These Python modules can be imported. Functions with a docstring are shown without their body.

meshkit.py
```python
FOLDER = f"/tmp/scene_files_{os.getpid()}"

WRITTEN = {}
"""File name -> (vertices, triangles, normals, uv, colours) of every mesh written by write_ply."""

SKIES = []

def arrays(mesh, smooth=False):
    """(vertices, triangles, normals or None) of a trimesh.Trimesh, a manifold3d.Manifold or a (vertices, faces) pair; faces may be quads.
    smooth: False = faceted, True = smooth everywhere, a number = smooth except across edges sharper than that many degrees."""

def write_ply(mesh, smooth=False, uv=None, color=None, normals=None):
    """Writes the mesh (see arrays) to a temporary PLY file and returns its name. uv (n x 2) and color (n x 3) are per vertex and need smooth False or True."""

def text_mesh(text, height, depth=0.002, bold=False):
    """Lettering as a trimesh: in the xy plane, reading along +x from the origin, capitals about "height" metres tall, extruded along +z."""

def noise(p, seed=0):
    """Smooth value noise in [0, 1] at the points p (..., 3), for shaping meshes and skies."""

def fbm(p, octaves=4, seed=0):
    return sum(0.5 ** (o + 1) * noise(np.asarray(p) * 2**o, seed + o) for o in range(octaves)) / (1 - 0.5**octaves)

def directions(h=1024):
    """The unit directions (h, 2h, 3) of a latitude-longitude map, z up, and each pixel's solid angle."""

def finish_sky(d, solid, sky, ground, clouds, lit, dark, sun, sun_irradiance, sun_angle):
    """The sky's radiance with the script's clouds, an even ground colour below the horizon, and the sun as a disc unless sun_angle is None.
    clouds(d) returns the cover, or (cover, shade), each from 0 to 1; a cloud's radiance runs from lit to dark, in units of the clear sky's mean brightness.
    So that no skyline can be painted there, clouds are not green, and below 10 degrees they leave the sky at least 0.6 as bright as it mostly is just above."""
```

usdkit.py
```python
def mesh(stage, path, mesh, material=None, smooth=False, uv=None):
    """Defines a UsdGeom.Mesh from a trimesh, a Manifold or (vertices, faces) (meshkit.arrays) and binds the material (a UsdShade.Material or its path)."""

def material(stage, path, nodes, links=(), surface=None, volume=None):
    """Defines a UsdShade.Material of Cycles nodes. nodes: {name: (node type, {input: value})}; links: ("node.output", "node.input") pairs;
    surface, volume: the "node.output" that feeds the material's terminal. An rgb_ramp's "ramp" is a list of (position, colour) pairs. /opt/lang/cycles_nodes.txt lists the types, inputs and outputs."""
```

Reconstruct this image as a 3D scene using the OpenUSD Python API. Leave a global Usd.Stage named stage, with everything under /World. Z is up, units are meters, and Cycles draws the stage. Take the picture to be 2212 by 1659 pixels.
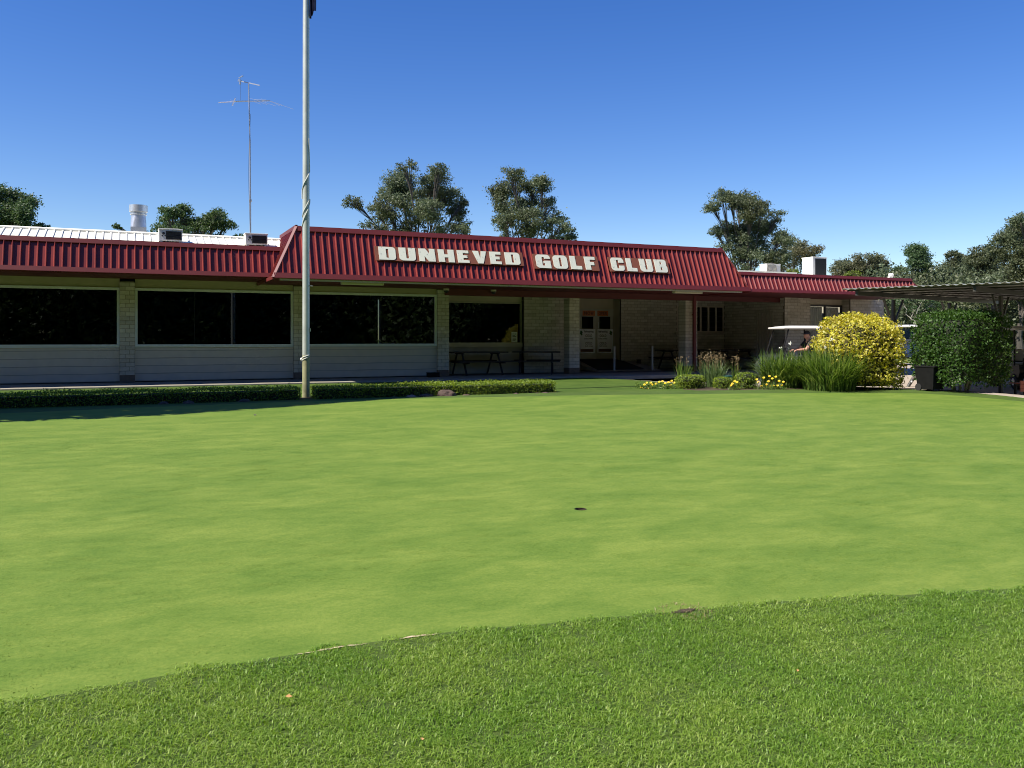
import math, numpy as np, trimesh, shapely, usdkit, meshkit
from shapely.geometry import Polygon, Point
from scipy.spatial import Delaunay
from pxr import Usd, UsdGeom, UsdLux, UsdShade, Gf, Sdf, Vt
import manifold3d as m3

stage = Usd.Stage.CreateInMemory()
UsdGeom.SetStageUpAxis(stage, UsdGeom.Tokens.z)
UsdGeom.SetStageMetersPerUnit(stage, 1.0)
UsdGeom.Xform.Define(stage, '/World')
UsdGeom.Scope.Define(stage, '/World/Looks')
RNG = np.random.default_rng(7)
uni = lambda a, b, *s: RNG.uniform(a, b, s if s else None)

# ------------------------------------------------------------------ camera, sky, sun, exposure
W, FPX, CX, HY = 2212.0, 1850.0, 1106.0, 731.0       # picture plan: width, focal length, centre, eye level
YAW = math.radians(24.3)
EYE = np.array([0.0, 0.0, 1.174])
RV = np.array([math.cos(YAW), -math.sin(YAW), 0.0])    # to the right
FV = np.array([math.sin(YAW), math.cos(YAW), 0.0])     # ahead
cam = UsdGeom.Camera.Define(stage, '/World/camera')
cam.CreateHorizontalApertureAttr(36.0)
cam.CreateVerticalApertureAttr(27.0)
cam.CreateFocalLengthAttr(36.0 * FPX / W)
cam.CreateVerticalApertureOffsetAttr(-36.0 * (829.5 - HY) / W)
cam.CreateClippingRangeAttr(Gf.Vec2f(0.05, 3000))
cam.CreateExposureAttr(0.8)
UP = np.array([0, 0, 1.0])
M = Gf.Matrix4d(*RV, 0, *UP, 0, *(-FV), 0, *EYE, 1)
UsdGeom.Xformable(cam).AddTransformOp().Set(M)

SUN_EL, SUN_OFF = math.radians(49), math.radians(4)
SUN = np.array([-math.cos(SUN_EL) * math.cos(SUN_OFF), -math.cos(SUN_EL) * math.sin(SUN_OFF), math.sin(SUN_EL)])
usdkit.material(stage, '/World/Looks/sky_look', {
    's': ('sky_texture', {'sky_type': 'single_scattering', 'sun_disc': False, 'sun_elevation': SUN_EL,
                          'sun_rotation': math.atan2(SUN[0], SUN[1]), 'altitude': 50.0, 'air_density': 1.0, 'aerosol_density': 0.15, 'ozone_density': 3.0}),
    'h': ('hsv', {'saturation': 1.34, 'value': 1.0, 'hue': .518}),
    'b': ('background_shader', {'strength': 0.088})}, [('s.color', 'h.color'), ('h.color', 'b.color')], surface='b.background')
dome = UsdLux.DomeLight.Define(stage, '/World/sky')
UsdShade.MaterialBindingAPI.Apply(dome.GetPrim()).Bind(UsdShade.Material.Get(stage, '/World/Looks/sky_look'))
for k, v in (('kind', 'structure'), ('label', 'deep clear blue sky without a cloud')):
    dome.GetPrim().SetCustomDataByKey(k, v)
sun = UsdLux.DistantLight.Define(stage, '/World/sun')
sun.CreateIntensityAttr(1.25); sun.CreateAngleAttr(0.5); sun.CreateNormalizeAttr(True)
sun.CreateColorAttr(Gf.Vec3f(1.0, 0.94, 0.84))
sx = np.cross(UP, SUN); sx /= np.linalg.norm(sx); sy = np.cross(SUN, sx)
UsdGeom.Xformable(sun).AddTransformOp().Set(Gf.Matrix4d(*sx, 0, *sy, 0, *SUN, 0, 0, 0, 50, 1))

# ------------------------------------------------------------------ helpers
def ray(px, py):
    """world direction, of unit length along FV"""
    return FV + RV * (px - CX) / FPX + UP * (HY - py) / FPX
def at(px, py, F):
    return EYE + ray(px, py) * F
def onY(px, Y, py=HY):
    d = ray(px, py); return EYE + d * ((Y - EYE[1]) / d[1])
def xY(px, Y): return onY(px, Y)[0]
def zY(px, py, Y): return onY(px, Y, py)[2]

used = {}
def numbered(path):
    n = used.get(path, -1) + 1; used[path] = n
    return path if n == 0 else '%s_%03d' % (path, n)
BASE = {}
def tag(prim, label=None, cat=None, group=None, kind=None):
    for k, v in (('label', label), ('category', cat), ('group', group), ('kind', kind)):
        if v: prim.SetCustomDataByKey(k, v)
    return prim
def thing(name, label, cat, loc=(0, 0, 0), group=None):
    x = UsdGeom.Xform.Define(stage, numbered('/World/' + name))
    x.AddTranslateOp().Set(Gf.Vec3d(*map(float, loc)))
    BASE[str(x.GetPath())] = np.array(loc, float)
    return tag(x.GetPrim(), label, cat, group)
def va(mesh):
    if hasattr(mesh, 'to_mesh'):
        q = mesh.to_mesh(); return np.array(q.vert_properties[:, :3]), np.array(q.tri_verts)
    if isinstance(mesh, tuple): 
        f = np.asarray(mesh[1], int)
        if f.shape[1] == 4: f = np.vstack([f[:, [0, 1, 2]], f[:, [0, 2, 3]]])
        return np.asarray(mesh[0], float), f
    return np.array(mesh.vertices), np.array(mesh.faces)
def per_piece(prim, mesh, mat, seed=3):
    if not mat.startswith(('leaf_', 'blade_')): return
    from scipy.sparse import coo_matrix
    from scipy.sparse.csgraph import connected_components
    v, f = va(mesh); e = np.vstack([f[:, :2], f[:, 1:]])
    k, lab = connected_components(coo_matrix((np.ones(len(e)), (e[:, 0], e[:, 1])), shape=(len(v), len(v))), directed=False)
    q = np.random.default_rng(seed).random(k)[lab]
    UsdGeom.PrimvarsAPI(prim).CreatePrimvar('piece', Sdf.ValueTypeNames.FloatArray, 'vertex').Set(Vt.FloatArray.FromNumpy(q.astype(np.float32)))
def part(parent, name, mesh, mat, smooth=False, label=None, kind=None, local=False):
    """one Mesh prim; the mesh is given in world coordinates unless local"""
    pp = str(parent.GetPath())
    b = np.zeros(3) if local else BASE.get('/'.join(pp.split('/')[:3]), np.zeros(3))
    v, f = va(mesh)
    m = usdkit.mesh(stage, numbered(pp + '/' + name), (v - b, f), MAT[mat], smooth=smooth)
    per_piece(m.GetPrim(), mesh, mat); return tag(m.GetPrim(), label, None, None, kind)
def single(name, mesh, mat, label=None, cat=None, group=None, kind=None, smooth=False):
    m = usdkit.mesh(stage, numbered('/World/' + name), va(mesh), MAT[mat], smooth=smooth)
    per_piece(m.GetPrim(), mesh, mat); return tag(m.GetPrim(), label, cat, group, kind)
def box(x0, x1, y0, y1, z0, z1):
    return trimesh.creation.box(bounds=[[min(x0, x1), min(y0, y1), min(z0, z1)], [max(x0, x1), max(y0, y1), max(z0, z1)]])
def cat(*ms):
    V, F, n = [], [], 0
    for m in ms:
        v, f = va(m); V.append(v); F.append(f + n); n += len(v)
    return np.vstack(V), np.vstack(F)
def rbox(x0, x1, y0, y1, z0, z1, r=0.01):
    pts = [(x, y, z) for x in (x0 + r, x1 - r) for y in (y0 + r, y1 - r) for z in (z0 + r, z1 - r)]
    s = m3.Manifold.sphere(r, 8)
    return m3.Manifold.batch_hull([s.translate(p) for p in pts])
def tube(points, radii, sides=6):
    p = np.asarray(points, float); t = np.gradient(p, axis=0); t /= np.linalg.norm(t, axis=1, keepdims=True) + 1e-12
    a = np.cross(t, np.where(np.abs(t[:, 2:]) < 0.9, [[0, 0, 1.0]], [[1.0, 0, 0]])); a /= np.linalg.norm(a, axis=1, keepdims=True) + 1e-12
    b = np.cross(t, a); ang = np.arange(sides) * 2 * np.pi / sides
    v = p[:, None] + np.broadcast_to(radii, (len(p),))[:, None, None] * (np.cos(ang)[None, :, None] * a[:, None] + np.sin(ang)[None, :, None] * b[:, None])
    v = v.reshape(-1, 3)
    i, j = np.meshgrid(np.arange(len(p) - 1), np.arange(sides), indexing='ij')
    q = np.stack([i * sides + j, i * sides + (j + 1) % sides, (i + 1) * sides + (j + 1) % sides, (i + 1) * sides + j], -1).reshape(-1, 4)
    f = np.vstack([q[:, [0, 1, 2]], q[:, [0, 2, 3]]])
    n = len(v); v = np.vstack([v, p[0], p[-1]]); k = np.arange(sides); e = (len(p) - 1) * sides
    f = np.vstack([f, np.stack([np.full(sides, n), (k + 1) % sides, k], 1), np.stack([np.full(sides, n + 1), e + k, e + (k + 1) % sides], 1)])
    return v, f
def bar(a, b, w, h=None):
    """square bar from a to b"""
    a, b = np.asarray(a, float), np.asarray(b, float); h = h or w
    t = (b - a) / np.linalg.norm(b - a); s = np.cross(t, UP if abs(t[2]) < .95 else np.array([1., 0, 0])); s /= np.linalg.norm(s); u = np.cross(s, t)
    v = [q + s * i * w / 2 + u * j * h / 2 for q in (a, b) for i, j in ((-1, -1), (1, -1), (1, 1), (-1, 1))]
    return np.array(v), np.array([[0, 3, 2], [0, 2, 1], [4, 5, 6], [4, 6, 7], [0, 1, 5], [0, 5, 4], [1, 2, 6], [1, 6, 5], [2, 3, 7], [2, 7, 6], [3, 0, 4], [3, 4, 7]])
def cyl(p0, p1, r, sides=20):
    return tube([p0, p1], [r, r], sides)
def prism(poly, depth, fr):
    """shapely polygon extruded; fr = (origin, ux, uy, normal): depth goes along the normal"""
    o, ux, uy, n = (np.asarray(q, float) for q in fr)
    ms = []
    for g in getattr(poly, 'geoms', [poly]):
        m = trimesh.creation.extrude_polygon(g, depth, engine='earcut')
        v = np.array(m.vertices); ms.append((o + v[:, :1] * ux + v[:, 1:2] * uy + v[:, 2:] * n, np.array(m.faces)))
    return cat(*ms)
def leaves(P, size, N=None, flat=0.0, aspect=2.2, rng=None, bend=0.25):
    """kite shaped leaves at P; N: preferred normals"""
    rng = rng or RNG; n = len(P)
    d = rng.normal(size=(n, 3))
    if N is not None: d = d * (1 - flat) + N * flat * 1.8
    d /= np.linalg.norm(d, axis=1, keepdims=True) + 1e-9
    a = np.cross(d, rng.normal(size=(n, 3))); a /= np.linalg.norm(a, axis=1, keepdims=True) + 1e-9
    b = np.cross(d, a); s = (np.asarray(size) * rng.uniform(.7, 1.3, n))[:, None]; w = s / aspect
    v = np.stack([P - a * s * .5, P + b * w * .5 + d * s * bend * .3, P + a * s * .5 + d * s * bend * .2, P - b * w * .5 + d * s * bend * .3], 1).reshape(-1, 3)
    k = np.arange(n)[:, None] * 4
    return v, np.vstack([k + [0, 1, 2], k + [0, 2, 3]])
def hit_plane(px, py, p0, n):
    d = ray(px, py); return EYE + d * (np.dot(np.asarray(p0) - EYE, n) / np.dot(d, n))

# ------------------------------------------------------------------ materials
MAT = {}
def plain(name, col, rough=.6, metal=0., spec=.5, var=.0, scale=6., bump=0., bscale=40., bdist=.004, streak=0, **kw):
    nodes = {'p': ('principled_bsdf', {'base_color': col, 'roughness': rough, 'metallic': metal, 'specular_ior_level': spec, **kw}),
             'g': ('geometry', {})}
    links = []
    if var:
        c = np.array(col)
        nodes['n'] = ('noise_texture', {'scale': scale, 'detail': 6., 'roughness': .62})
        nodes['r'] = ('rgb_ramp', {'ramp': [(.3, tuple(c * (1 - var))), (.5, tuple(c)), (.72, tuple(np.minimum(c * (1 + var * .8), .95)))]})
        nodes['mp'] = ('mapping', {'mapping_type': 'point', 'scale': (1., 1., 1. - streak)})
        links += [('g.position', 'mp.vector'), ('mp.vector', 'n.vector'), ('n.fac', 'r.fac'), ('r.color', 'p.base_color')]
    if bump:
        nodes['bn'] = ('noise_texture', {'scale': bscale, 'detail': 4.})
        nodes['b'] = ('bump', {'strength': bump, 'distance': bdist})
        links += [('g.position', 'bn.vector'), ('bn.fac', 'b.height'), ('b.normal', 'p.normal')]
    MAT[name] = usdkit.material(stage, '/World/Looks/' + name, nodes, links, surface='p.BSDF')
def leafmat(name, cols, trans=.35, rough=.45, patch=None, spec=.4):
    """cols: ramp over a random number per leaf; patch: (scale, colours2) slow variation"""
    k = len(cols)
    nodes = {'g': ('geometry', {}), 'at': ('attribute', {'attribute': 'piece'}), 'r': ('rgb_ramp', {'ramp': [(i / max(k - 1, 1), c) for i, c in enumerate(cols)]}),
             'p': ('principled_bsdf', {'roughness': rough, 'specular_ior_level': spec}), 't': ('translucent_bsdf', {}), 'm': ('mix_closure', {'fac': trans}),
             'h': ('hsv', {'saturation': 1.1, 'value': 1.5, 'hue': .49})}
    links = [('at.fac', 'r.fac'), ('h.color', 't.color'), ('p.BSDF', 'm.closure1'), ('t.BSDF', 'm.closure2')]
    src = 'r.color'
    if patch:
        nodes['n'] = ('noise_texture', {'scale': patch[0], 'detail': 3.})
        nodes['q'] = ('map_range', {'from_min': .4, 'from_max': .62, 'clamp': True})
        nodes['x'] = ('mix', {'mix_type': 'multiply', 'color2': patch[1]})
        links += [('g.position', 'n.vector'), ('n.fac', 'q.value'), ('q.result', 'x.fac'), ('r.color', 'x.color1')]
        src = 'x.color'
    links += [(src, 'p.base_color'), (src, 'h.color')]
    MAT[name] = usdkit.material(stage, '/World/Looks/' + name, nodes, links, surface='m.closure')
def turf(name, cols, s1, s2, fine, bump, fw=.26, stretch=1., rb=.65):
    nodes = {'g': ('geometry', {}), 'mp': ('mapping', {'mapping_type': 'point', 'rotation': (0, 0, .42), 'scale': (stretch, 1., 1.)}),
             'a': ('noise_texture', {'scale': s1, 'detail': 5., 'roughness': .6, 'distortion': .4}),
             'b': ('noise_texture', {'scale': s2, 'detail': 8., 'roughness': rb}),
             'f': ('noise_texture', {'scale': fine, 'detail': 6., 'roughness': .72}),
             'm1': ('math', {'math_type': 'multiply_add', 'value2': .68 - fw}), 'm2': ('math', {'math_type': 'multiply_add', 'value2': .32}),
             'm3': ('math', {'math_type': 'multiply', 'value2': fw}),
             'r': ('rgb_ramp', {'ramp': cols}), 'p': ('principled_bsdf', {'roughness': .75, 'specular_ior_level': .2}),
             'bu': ('bump', {'strength': bump, 'distance': .012})}
    links = [('g.position', 'mp.vector'), ('mp.vector', 'a.vector'), ('mp.vector', 'b.vector'), ('g.position', 'f.vector'),
             ('f.fac', 'm3.value1'), ('b.fac', 'm2.value1'), ('m3.value', 'm2.value3'), ('a.fac', 'm1.value1'), ('m2.value', 'm1.value3'),
             ('m1.value', 'r.fac'), ('r.color', 'p.base_color'), ('f.fac', 'bu.height'), ('bu.normal', 'p.normal')]
    MAT[name] = usdkit.material(stage, '/World/Looks/' + name, nodes, links, surface='p.BSDF')

turf('green_turf', [(.40, (.078, .140, .016)), (.46, (.104, .170, .022)), (.52, (.130, .193, .028)), (.60, (.172, .230, .038))], 2.4, 10., 48., .4, .32, .55, .88)
turf('collar_turf', [(0.36, (0.0448, 0.0817, 0.0137)), (0.5, (0.0659, 0.108, 0.019)), (0.66, (0.087, 0.1344, 0.0274))], 1.3, 7., 90., .8)
turf('lawn_turf', [(0.36, (0.0369, 0.0738, 0.0095)), (0.5, (0.0606, 0.1054, 0.0148)), (0.66, (0.0949, 0.137, 0.0237))], 1.0, 6., 60., .9)
turf('rough_turf', [(.36, (.050, .085, .014)), (.5, (.075, .118, .020)), (.66, (.100, .145, .030))], 2., 9., 120., 1.)
turf('far_turf', [(0.36, (0.0701, 0.1051, 0.016)), (0.5, (0.0956, 0.1339, 0.0224)), (0.66, (0.1275, 0.1466, 0.0382))], .06, .5, 6., .5)
turf('soil', [(.36, (.040, .028, .018)), (.5, (.075, .055, .036)), (.66, (.120, .095, .065))], 2.5, 12., 60., 1.)
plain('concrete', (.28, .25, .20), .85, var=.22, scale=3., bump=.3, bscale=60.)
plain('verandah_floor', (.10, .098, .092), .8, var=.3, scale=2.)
plain('carpark_seal', (.36, .30, .235), .9, var=.16, scale=1.5, bump=.4, bscale=90.)
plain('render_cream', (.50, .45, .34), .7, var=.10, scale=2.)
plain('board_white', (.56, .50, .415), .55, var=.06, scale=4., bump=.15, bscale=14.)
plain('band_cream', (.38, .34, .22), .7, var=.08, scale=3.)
plain('brick_cream', (.50, .465, .385), .8, var=.14, scale=14., bump=.5, bscale=70.)
plain('brick_pale', (.56, .525, .445), .8, var=.14, scale=14., bump=.5, bscale=70.)
plain('brick_dull', (.43, .395, .32), .8, var=.18, scale=14., bump=.5, bscale=70.)
plain('brick_base', (.16, .115, .085), .85, var=.2, scale=12., bump=.5, bscale=70.)
plain('mortar', (.24, .21, .16), .95, var=.2, scale=30.)
plain('frame_white', (.66, .70, .70), .4, var=.04, scale=5.)
plain('frame_dark', (.05, .05, .05), .5)
plain('maroon_metal', (.185, .021, .016), .44, spec=.5, var=.26, scale=3.2, streak=.82, bump=.10, bscale=5.)
plain('maroon_trim', (.125, .017, .015), .5, spec=.5, var=.12, scale=1.5)
plain('maroon_soffit', (.10, .016, .015), .6, var=.1, scale=2.)
plain('gutter_cream', (.40, .38, .30), .5, var=.1, scale=3.)
plain('white_roofing', (.74, .72, .63), .6, var=.03, scale=2., spec=.3)
plain('ac_white', (.72, .71, .66), .5, var=.05, scale=5.)
plain('ac_grille', (.012, .013, .014), .7)
plain('galvanised', (.55, .56, .57), .38, metal=.75, var=.14, scale=6., bump=.1, bscale=20.)
plain('pole_steel', (.50, .52, .47), .42, metal=.35, var=.16, scale=2.5)
plain('pole_foot', (.26, .25, .13), .8, var=.3, scale=5.)
plain('antenna_metal', (.40, .40, .42), .4, metal=.8)
plain('antenna_pale', (.62, .56, .52), .45, metal=.4)
plain('cable_dark', (.03, .03, .035), .6)
plain('rope', (.62, .62, .56), .9)
plain('flag_navy', (.010, .012, .060), .8, var=.2, scale=8.)
plain('rail_white', (.55, .58, .60), .45)
plain('interior', (.13, .13, .125), .9)
plain('door_cream', (.46, .46, .38), .55, var=.08, scale=3.)
plain('poster_white', (.86, .90, .92), .6)
plain('poster_ink', (.010, .014, .030), .6)
plain('poster_leaf', (.03, .13, .03), .6)
plain('poster_brown', (.10, .035, .012), .6)
plain('sign_orange', (.50, .15, .035), .55)
plain('sign_ink', (.11, .03, .01), .6)
plain('sign_brown', (.20, .065, .035), .6, var=.10, scale=3.)
plain('timber_dark', (.035, .026, .020), .8, var=.3, scale=9.)
plain('black_plastic', (.006, .006, .006), .75, spec=.2, var=.4, scale=8.)
plain('mat_black', (.012, .013, .014), .95)
plain('light_batten', (.48, .47, .36), .5)
plain('downpipe_red', (.14, .016, .018), .45)
plain('carport_roof', (.30, .31, .27), .55, metal=.1, var=.15, scale=3.)
plain('carport_beam', (.035, .033, .028), .6, var=.2, scale=4.)
plain('carport_post', (.07, .068, .06), .6, var=.2, scale=4.)
plain('bench_red', (.32, .095, .065), .55, var=.2, scale=12.)
plain('cart_white', (.58, .57, .53), .45)
plain('cart_dark', (.030, .035, .030), .3)
plain('cart_blue', (.008, .022, .055), .3)
plain('cart_black', (.015, .015, .016), .5)
plain('seat_vinyl', (.50, .47, .42), .5)
plain('tyre', (.02, .02, .02), .9)
plain('bag_black', (.010, .010, .013), .65)
plain('club_silver', (.60, .62, .62), .25, metal=.9)
plain('skin', (.50, .26, .18), .5, var=.06, scale=20.)
plain('hair', (.03, .02, .015), .6)
plain('cap_navy', (.012, .016, .035), .8)
plain('shirt_dark', (.012, .014, .020), .85)
plain('trouser_grey', (.11, .09, .085), .85, var=.15, scale=25.)
plain('shoe_dark', (.045, .045, .042), .4)
plain('shoe_pale', (.55, .55, .52), .4)
plain('stone_brown', (.085, .055, .042), .9, var=.35, scale=9., bump=.8, bscale=18., bdist=.02)
plain('stone_pale', (.26, .17, .13), .9, var=.3, scale=12., bump=.8, bscale=18., bdist=.02)
plain('bark', (.085, .072, .060), .9, var=.35, scale=3., bump=.6, bscale=12., bdist=.02)
plain('bark_pale', (.36, .33, .28), .85, var=.35, scale=2.)
plain('twig', (.060, .045, .030), .9)
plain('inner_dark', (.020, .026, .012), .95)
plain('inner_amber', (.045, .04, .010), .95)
plain('teal_box', (.05, .22, .19), .5)
plain('petal_yellow', (.80, .55, .01), .5)
plain('petal_white', (.78, .78, .66), .5)
plain('flower_eye', (.32, .13, .01), .7)
plain('cup_dark', (.05, .035, .022), .7)
plain('cup_white', (.5, .48, .43), .6)
plain('dead_leaf', (.50, .27, .10), .8)
plain('sand', (.52, .40, .26), .95, var=.3, scale=60.)
leafmat('leaf_box_hedge', [(0.0709, 0.1215, 0.0142), (0.1418, 0.2126, 0.0223), (0.2228, 0.3038, 0.0355), (0.324, 0.3847, 0.0506)], .4)
leafmat('leaf_yellow', [(.20, .26, .03), (.56, .54, .04), (.68, .62, .07), (.74, .69, .14), (.80, .76, .30)], .42, patch=(2.2, (.65, .62, .5)))
leafmat('leaf_green_shrub', [(0.0184, 0.0523, 0.0074), (0.0339, 0.0831, 0.0111), (0.0523, 0.1137, 0.0172), (0.0799, 0.1476, 0.0277)], .35, rough=.5, spec=.35)
leafmat('leaf_strap', [(.035, .075, .012), (.075, .135, .020), (.13, .205, .034), (.22, .28, .07)], .4, rough=.4)
leafmat('leaf_fine', [(0.072, 0.1296, 0.0432), (0.1152, 0.1728, 0.0576), (0.1584, 0.216, 0.072)], .4)
leafmat('leaf_seed', [(.14, .10, .045), (.26, .20, .10), (.20, .13, .06)], .25)
leafmat('leaf_grey', [(.12, .18, .17), (.17, .23, .22)], .25)
leafmat('leaf_gum', [(0.064, 0.0914, 0.0488), (0.0981, 0.1299, 0.0652), (0.1322, 0.1635, 0.0869), (0.162, 0.1923, 0.1086)], .32, patch=(.35, (.72, .66, .55)))
leafmat('leaf_gum_green', [(0.0468, 0.0914, 0.0381), (0.0768, 0.1299, 0.0521), (0.1109, 0.1682, 0.0707)], .32, patch=(.4, (.8, .75, .6)))
leafmat('leaf_gum_brown', [(0.0895, 0.1009, 0.0543), (0.1236, 0.1346, 0.0673), (0.162, 0.1682, 0.0924)], .32, patch=(.3, (.85, .7, .55)))
leafmat('leaf_dark', [(0.042, 0.078, 0.024), (0.084, 0.138, 0.042), (0.135, 0.186, 0.066)], .22)
leafmat('leaf_lime', [(0.108, 0.153, 0.018), (0.162, 0.207, 0.027)], .4)
leafmat('blade_rough', [(0.0969, 0.1767, 0.0182), (0.1539, 0.2565, 0.0274), (0.2109, 0.3249, 0.041), (0.2679, 0.3819, 0.0627), (0.4104, 0.4788, 0.1482)], .42, rough=.45, patch=(1.3, (.74, .86, .66)))
leafmat('blade_green', [(.085, .150, .016), (.125, .195, .024), (.165, .235, .034), (.24, .30, .07)], .35, rough=.6, patch=(2.2, (.82, .86, .75)), spec=.25)
leafmat('blade_dry', [(.24, .19, .09), (.34, .27, .14)], .3)
# sign letters: cream paint with dark chips
MAT['letter_cream'] = usdkit.material(stage, '/World/Looks/letter_cream', {
    'g': ('geometry', {}), 'n': ('noise_texture', {'scale': 11., 'detail': 5., 'roughness': .7}), 'n2': ('noise_texture', {'scale': 2., 'detail': 3.}),
    'r': ('rgb_ramp', {'ramp': [(.0, (.72, .72, .60)), (.60, (.70, .70, .58)), (.645, (.40, .42, .38)), (.70, (.20, .18, .14))]}),
    'r2': ('rgb_ramp', {'ramp': [(.35, (.9, .92, .95)), (.65, (1., 1., 1.))]}), 'x': ('mix', {'mix_type': 'multiply', 'fac': 1.}),
    'p': ('principled_bsdf', {'roughness': .6})},
    [('g.position', 'n.vector'), ('g.position', 'n2.vector'), ('n.fac', 'r.fac'), ('n2.fac', 'r2.fac'), ('r.color', 'x.color1'), ('r2.color', 'x.color2'), ('x.color', 'p.base_color')], surface='p.BSDF')
MAT['tinted_glass'] = usdkit.material(stage, '/World/Looks/tinted_glass', {
    'f': ('fresnel', {'IOR': 1.5}), 't': ('transparent_bsdf', {'color': (.34, .36, .36)}), 'g': ('glossy_bsdf', {'color': (.9, .95, 1.), 'roughness': .015}),
    'm': ('mix_closure', {}), 'ge': ('geometry', {}), 'o': ('math', {'math_type': 'subtract', 'value1': 1.}), 'k': ('math', {'math_type': 'multiply'})},
    [('ge.backfacing', 'o.value2'), ('o.value', 'k.value1'), ('f.fac', 'k.value2'), ('k.value', 'm.fac'), ('t.BSDF', 'm.closure1'), ('g.BSDF', 'm.closure2')], surface='m.closure')
MAT['clear_glass'] = usdkit.material(stage, '/World/Looks/clear_glass', {
    'f': ('fresnel', {'IOR': 1.45}), 't': ('transparent_bsdf', {'color': (.86, .88, .88)}), 'g': ('glossy_bsdf', {'color': (.9, .95, 1.), 'roughness': .01}),
    'm': ('mix_closure', {}), 'ge': ('geometry', {}), 'o': ('math', {'math_type': 'subtract', 'value1': 1.}), 'k': ('math', {'math_type': 'multiply'})},
    [('ge.backfacing', 'o.value2'), ('o.value', 'k.value1'), ('f.fac', 'k.value2'), ('k.value', 'm.fac'), ('t.BSDF', 'm.closure1'), ('g.BSDF', 'm.closure2')], surface='m.closure')

# ------------------------------------------------------------------ the ground
def sstep(a, b, x):
    t = np.clip((x - a) / (b - a), 0, 1); return t * t * (3 - 2 * t)
def zbase(x, y):
    y = np.asarray(y, float)
    return np.interp(y, [-40, 3, 17, 23.4, 60], [-.40, -.376, -.10, -.045, -.045]) + 0 * np.asarray(x, float)
def ground_hit(px, py, f=zbase):
    d = ray(px, py); t = (1.5) / max(-d[2], 1e-3)
    for _ in range(40):
        p = EYE + d * t; t = (EYE[2] - float(f(p[0], p[1]))) / -d[2]
    p = EYE + d * t; return p
near = [(-60, 1532), (0, 1520), (150, 1495), (300, 1468), (460, 1442), (620, 1415), (780, 1391), (940, 1370), (1070, 1356), (1200, 1345), (1340, 1332), (1480, 1320), (1590, 1309), (1700, 1300), (1820, 1291), (1950, 1284), (2080, 1276), (2212, 1270), (2330, 1265), (2600, 1262)]
inner = [(0, 893), (150, 887), (300, 880), (500, 873), (700, 866), (950, 860), (1200, 855), (1350, 853), (1500, 851), (1750, 849), (1900, 849), (2000, 850.5), (2100, 856.5), (2212, 867), (2300, 879), (2370, 895), (2440, 925)]
outer = [(0, 881), (150, 876), (300, 871), (500, 865.5), (700, 860), (950, 853.5), (1200, 848), (1350, 846), (1500, 844), (1750, 841), (1900, 840), (2000, 842.5), (2100, 849), (2212, 859.5), (2310, 871), (2400, 888), (2480, 915)]
def wline(pts): return np.array([ground_hit(*p)[:2] for p in pts])
def dense(pts, step):
    pts = np.asarray(pts, float); out = []
    for a, b in zip(pts[:-1], pts[1:]):
        n = max(1, int(np.linalg.norm(b - a) / step)); out += [a + (b - a) * i / n for i in range(n)]
    return np.array(out + [pts[-1]])
def smooth_line(pts, step):
    from scipy.interpolate import PchipInterpolator
    pts = np.asarray(pts); s = np.r_[0, np.cumsum(np.linalg.norm(np.diff(pts, axis=0), axis=1))]
    q = np.linspace(0, s[-1], int(s[-1] / step) + 2)
    return np.stack([PchipInterpolator(s, pts[:, k])(q) for k in (0, 1)], 1)
Lnear = smooth_line(wline(near), .03)
wob = (meshkit.fbm(np.c_[Lnear * 9, np.zeros(len(Lnear))], 3) - .5) * .05
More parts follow.
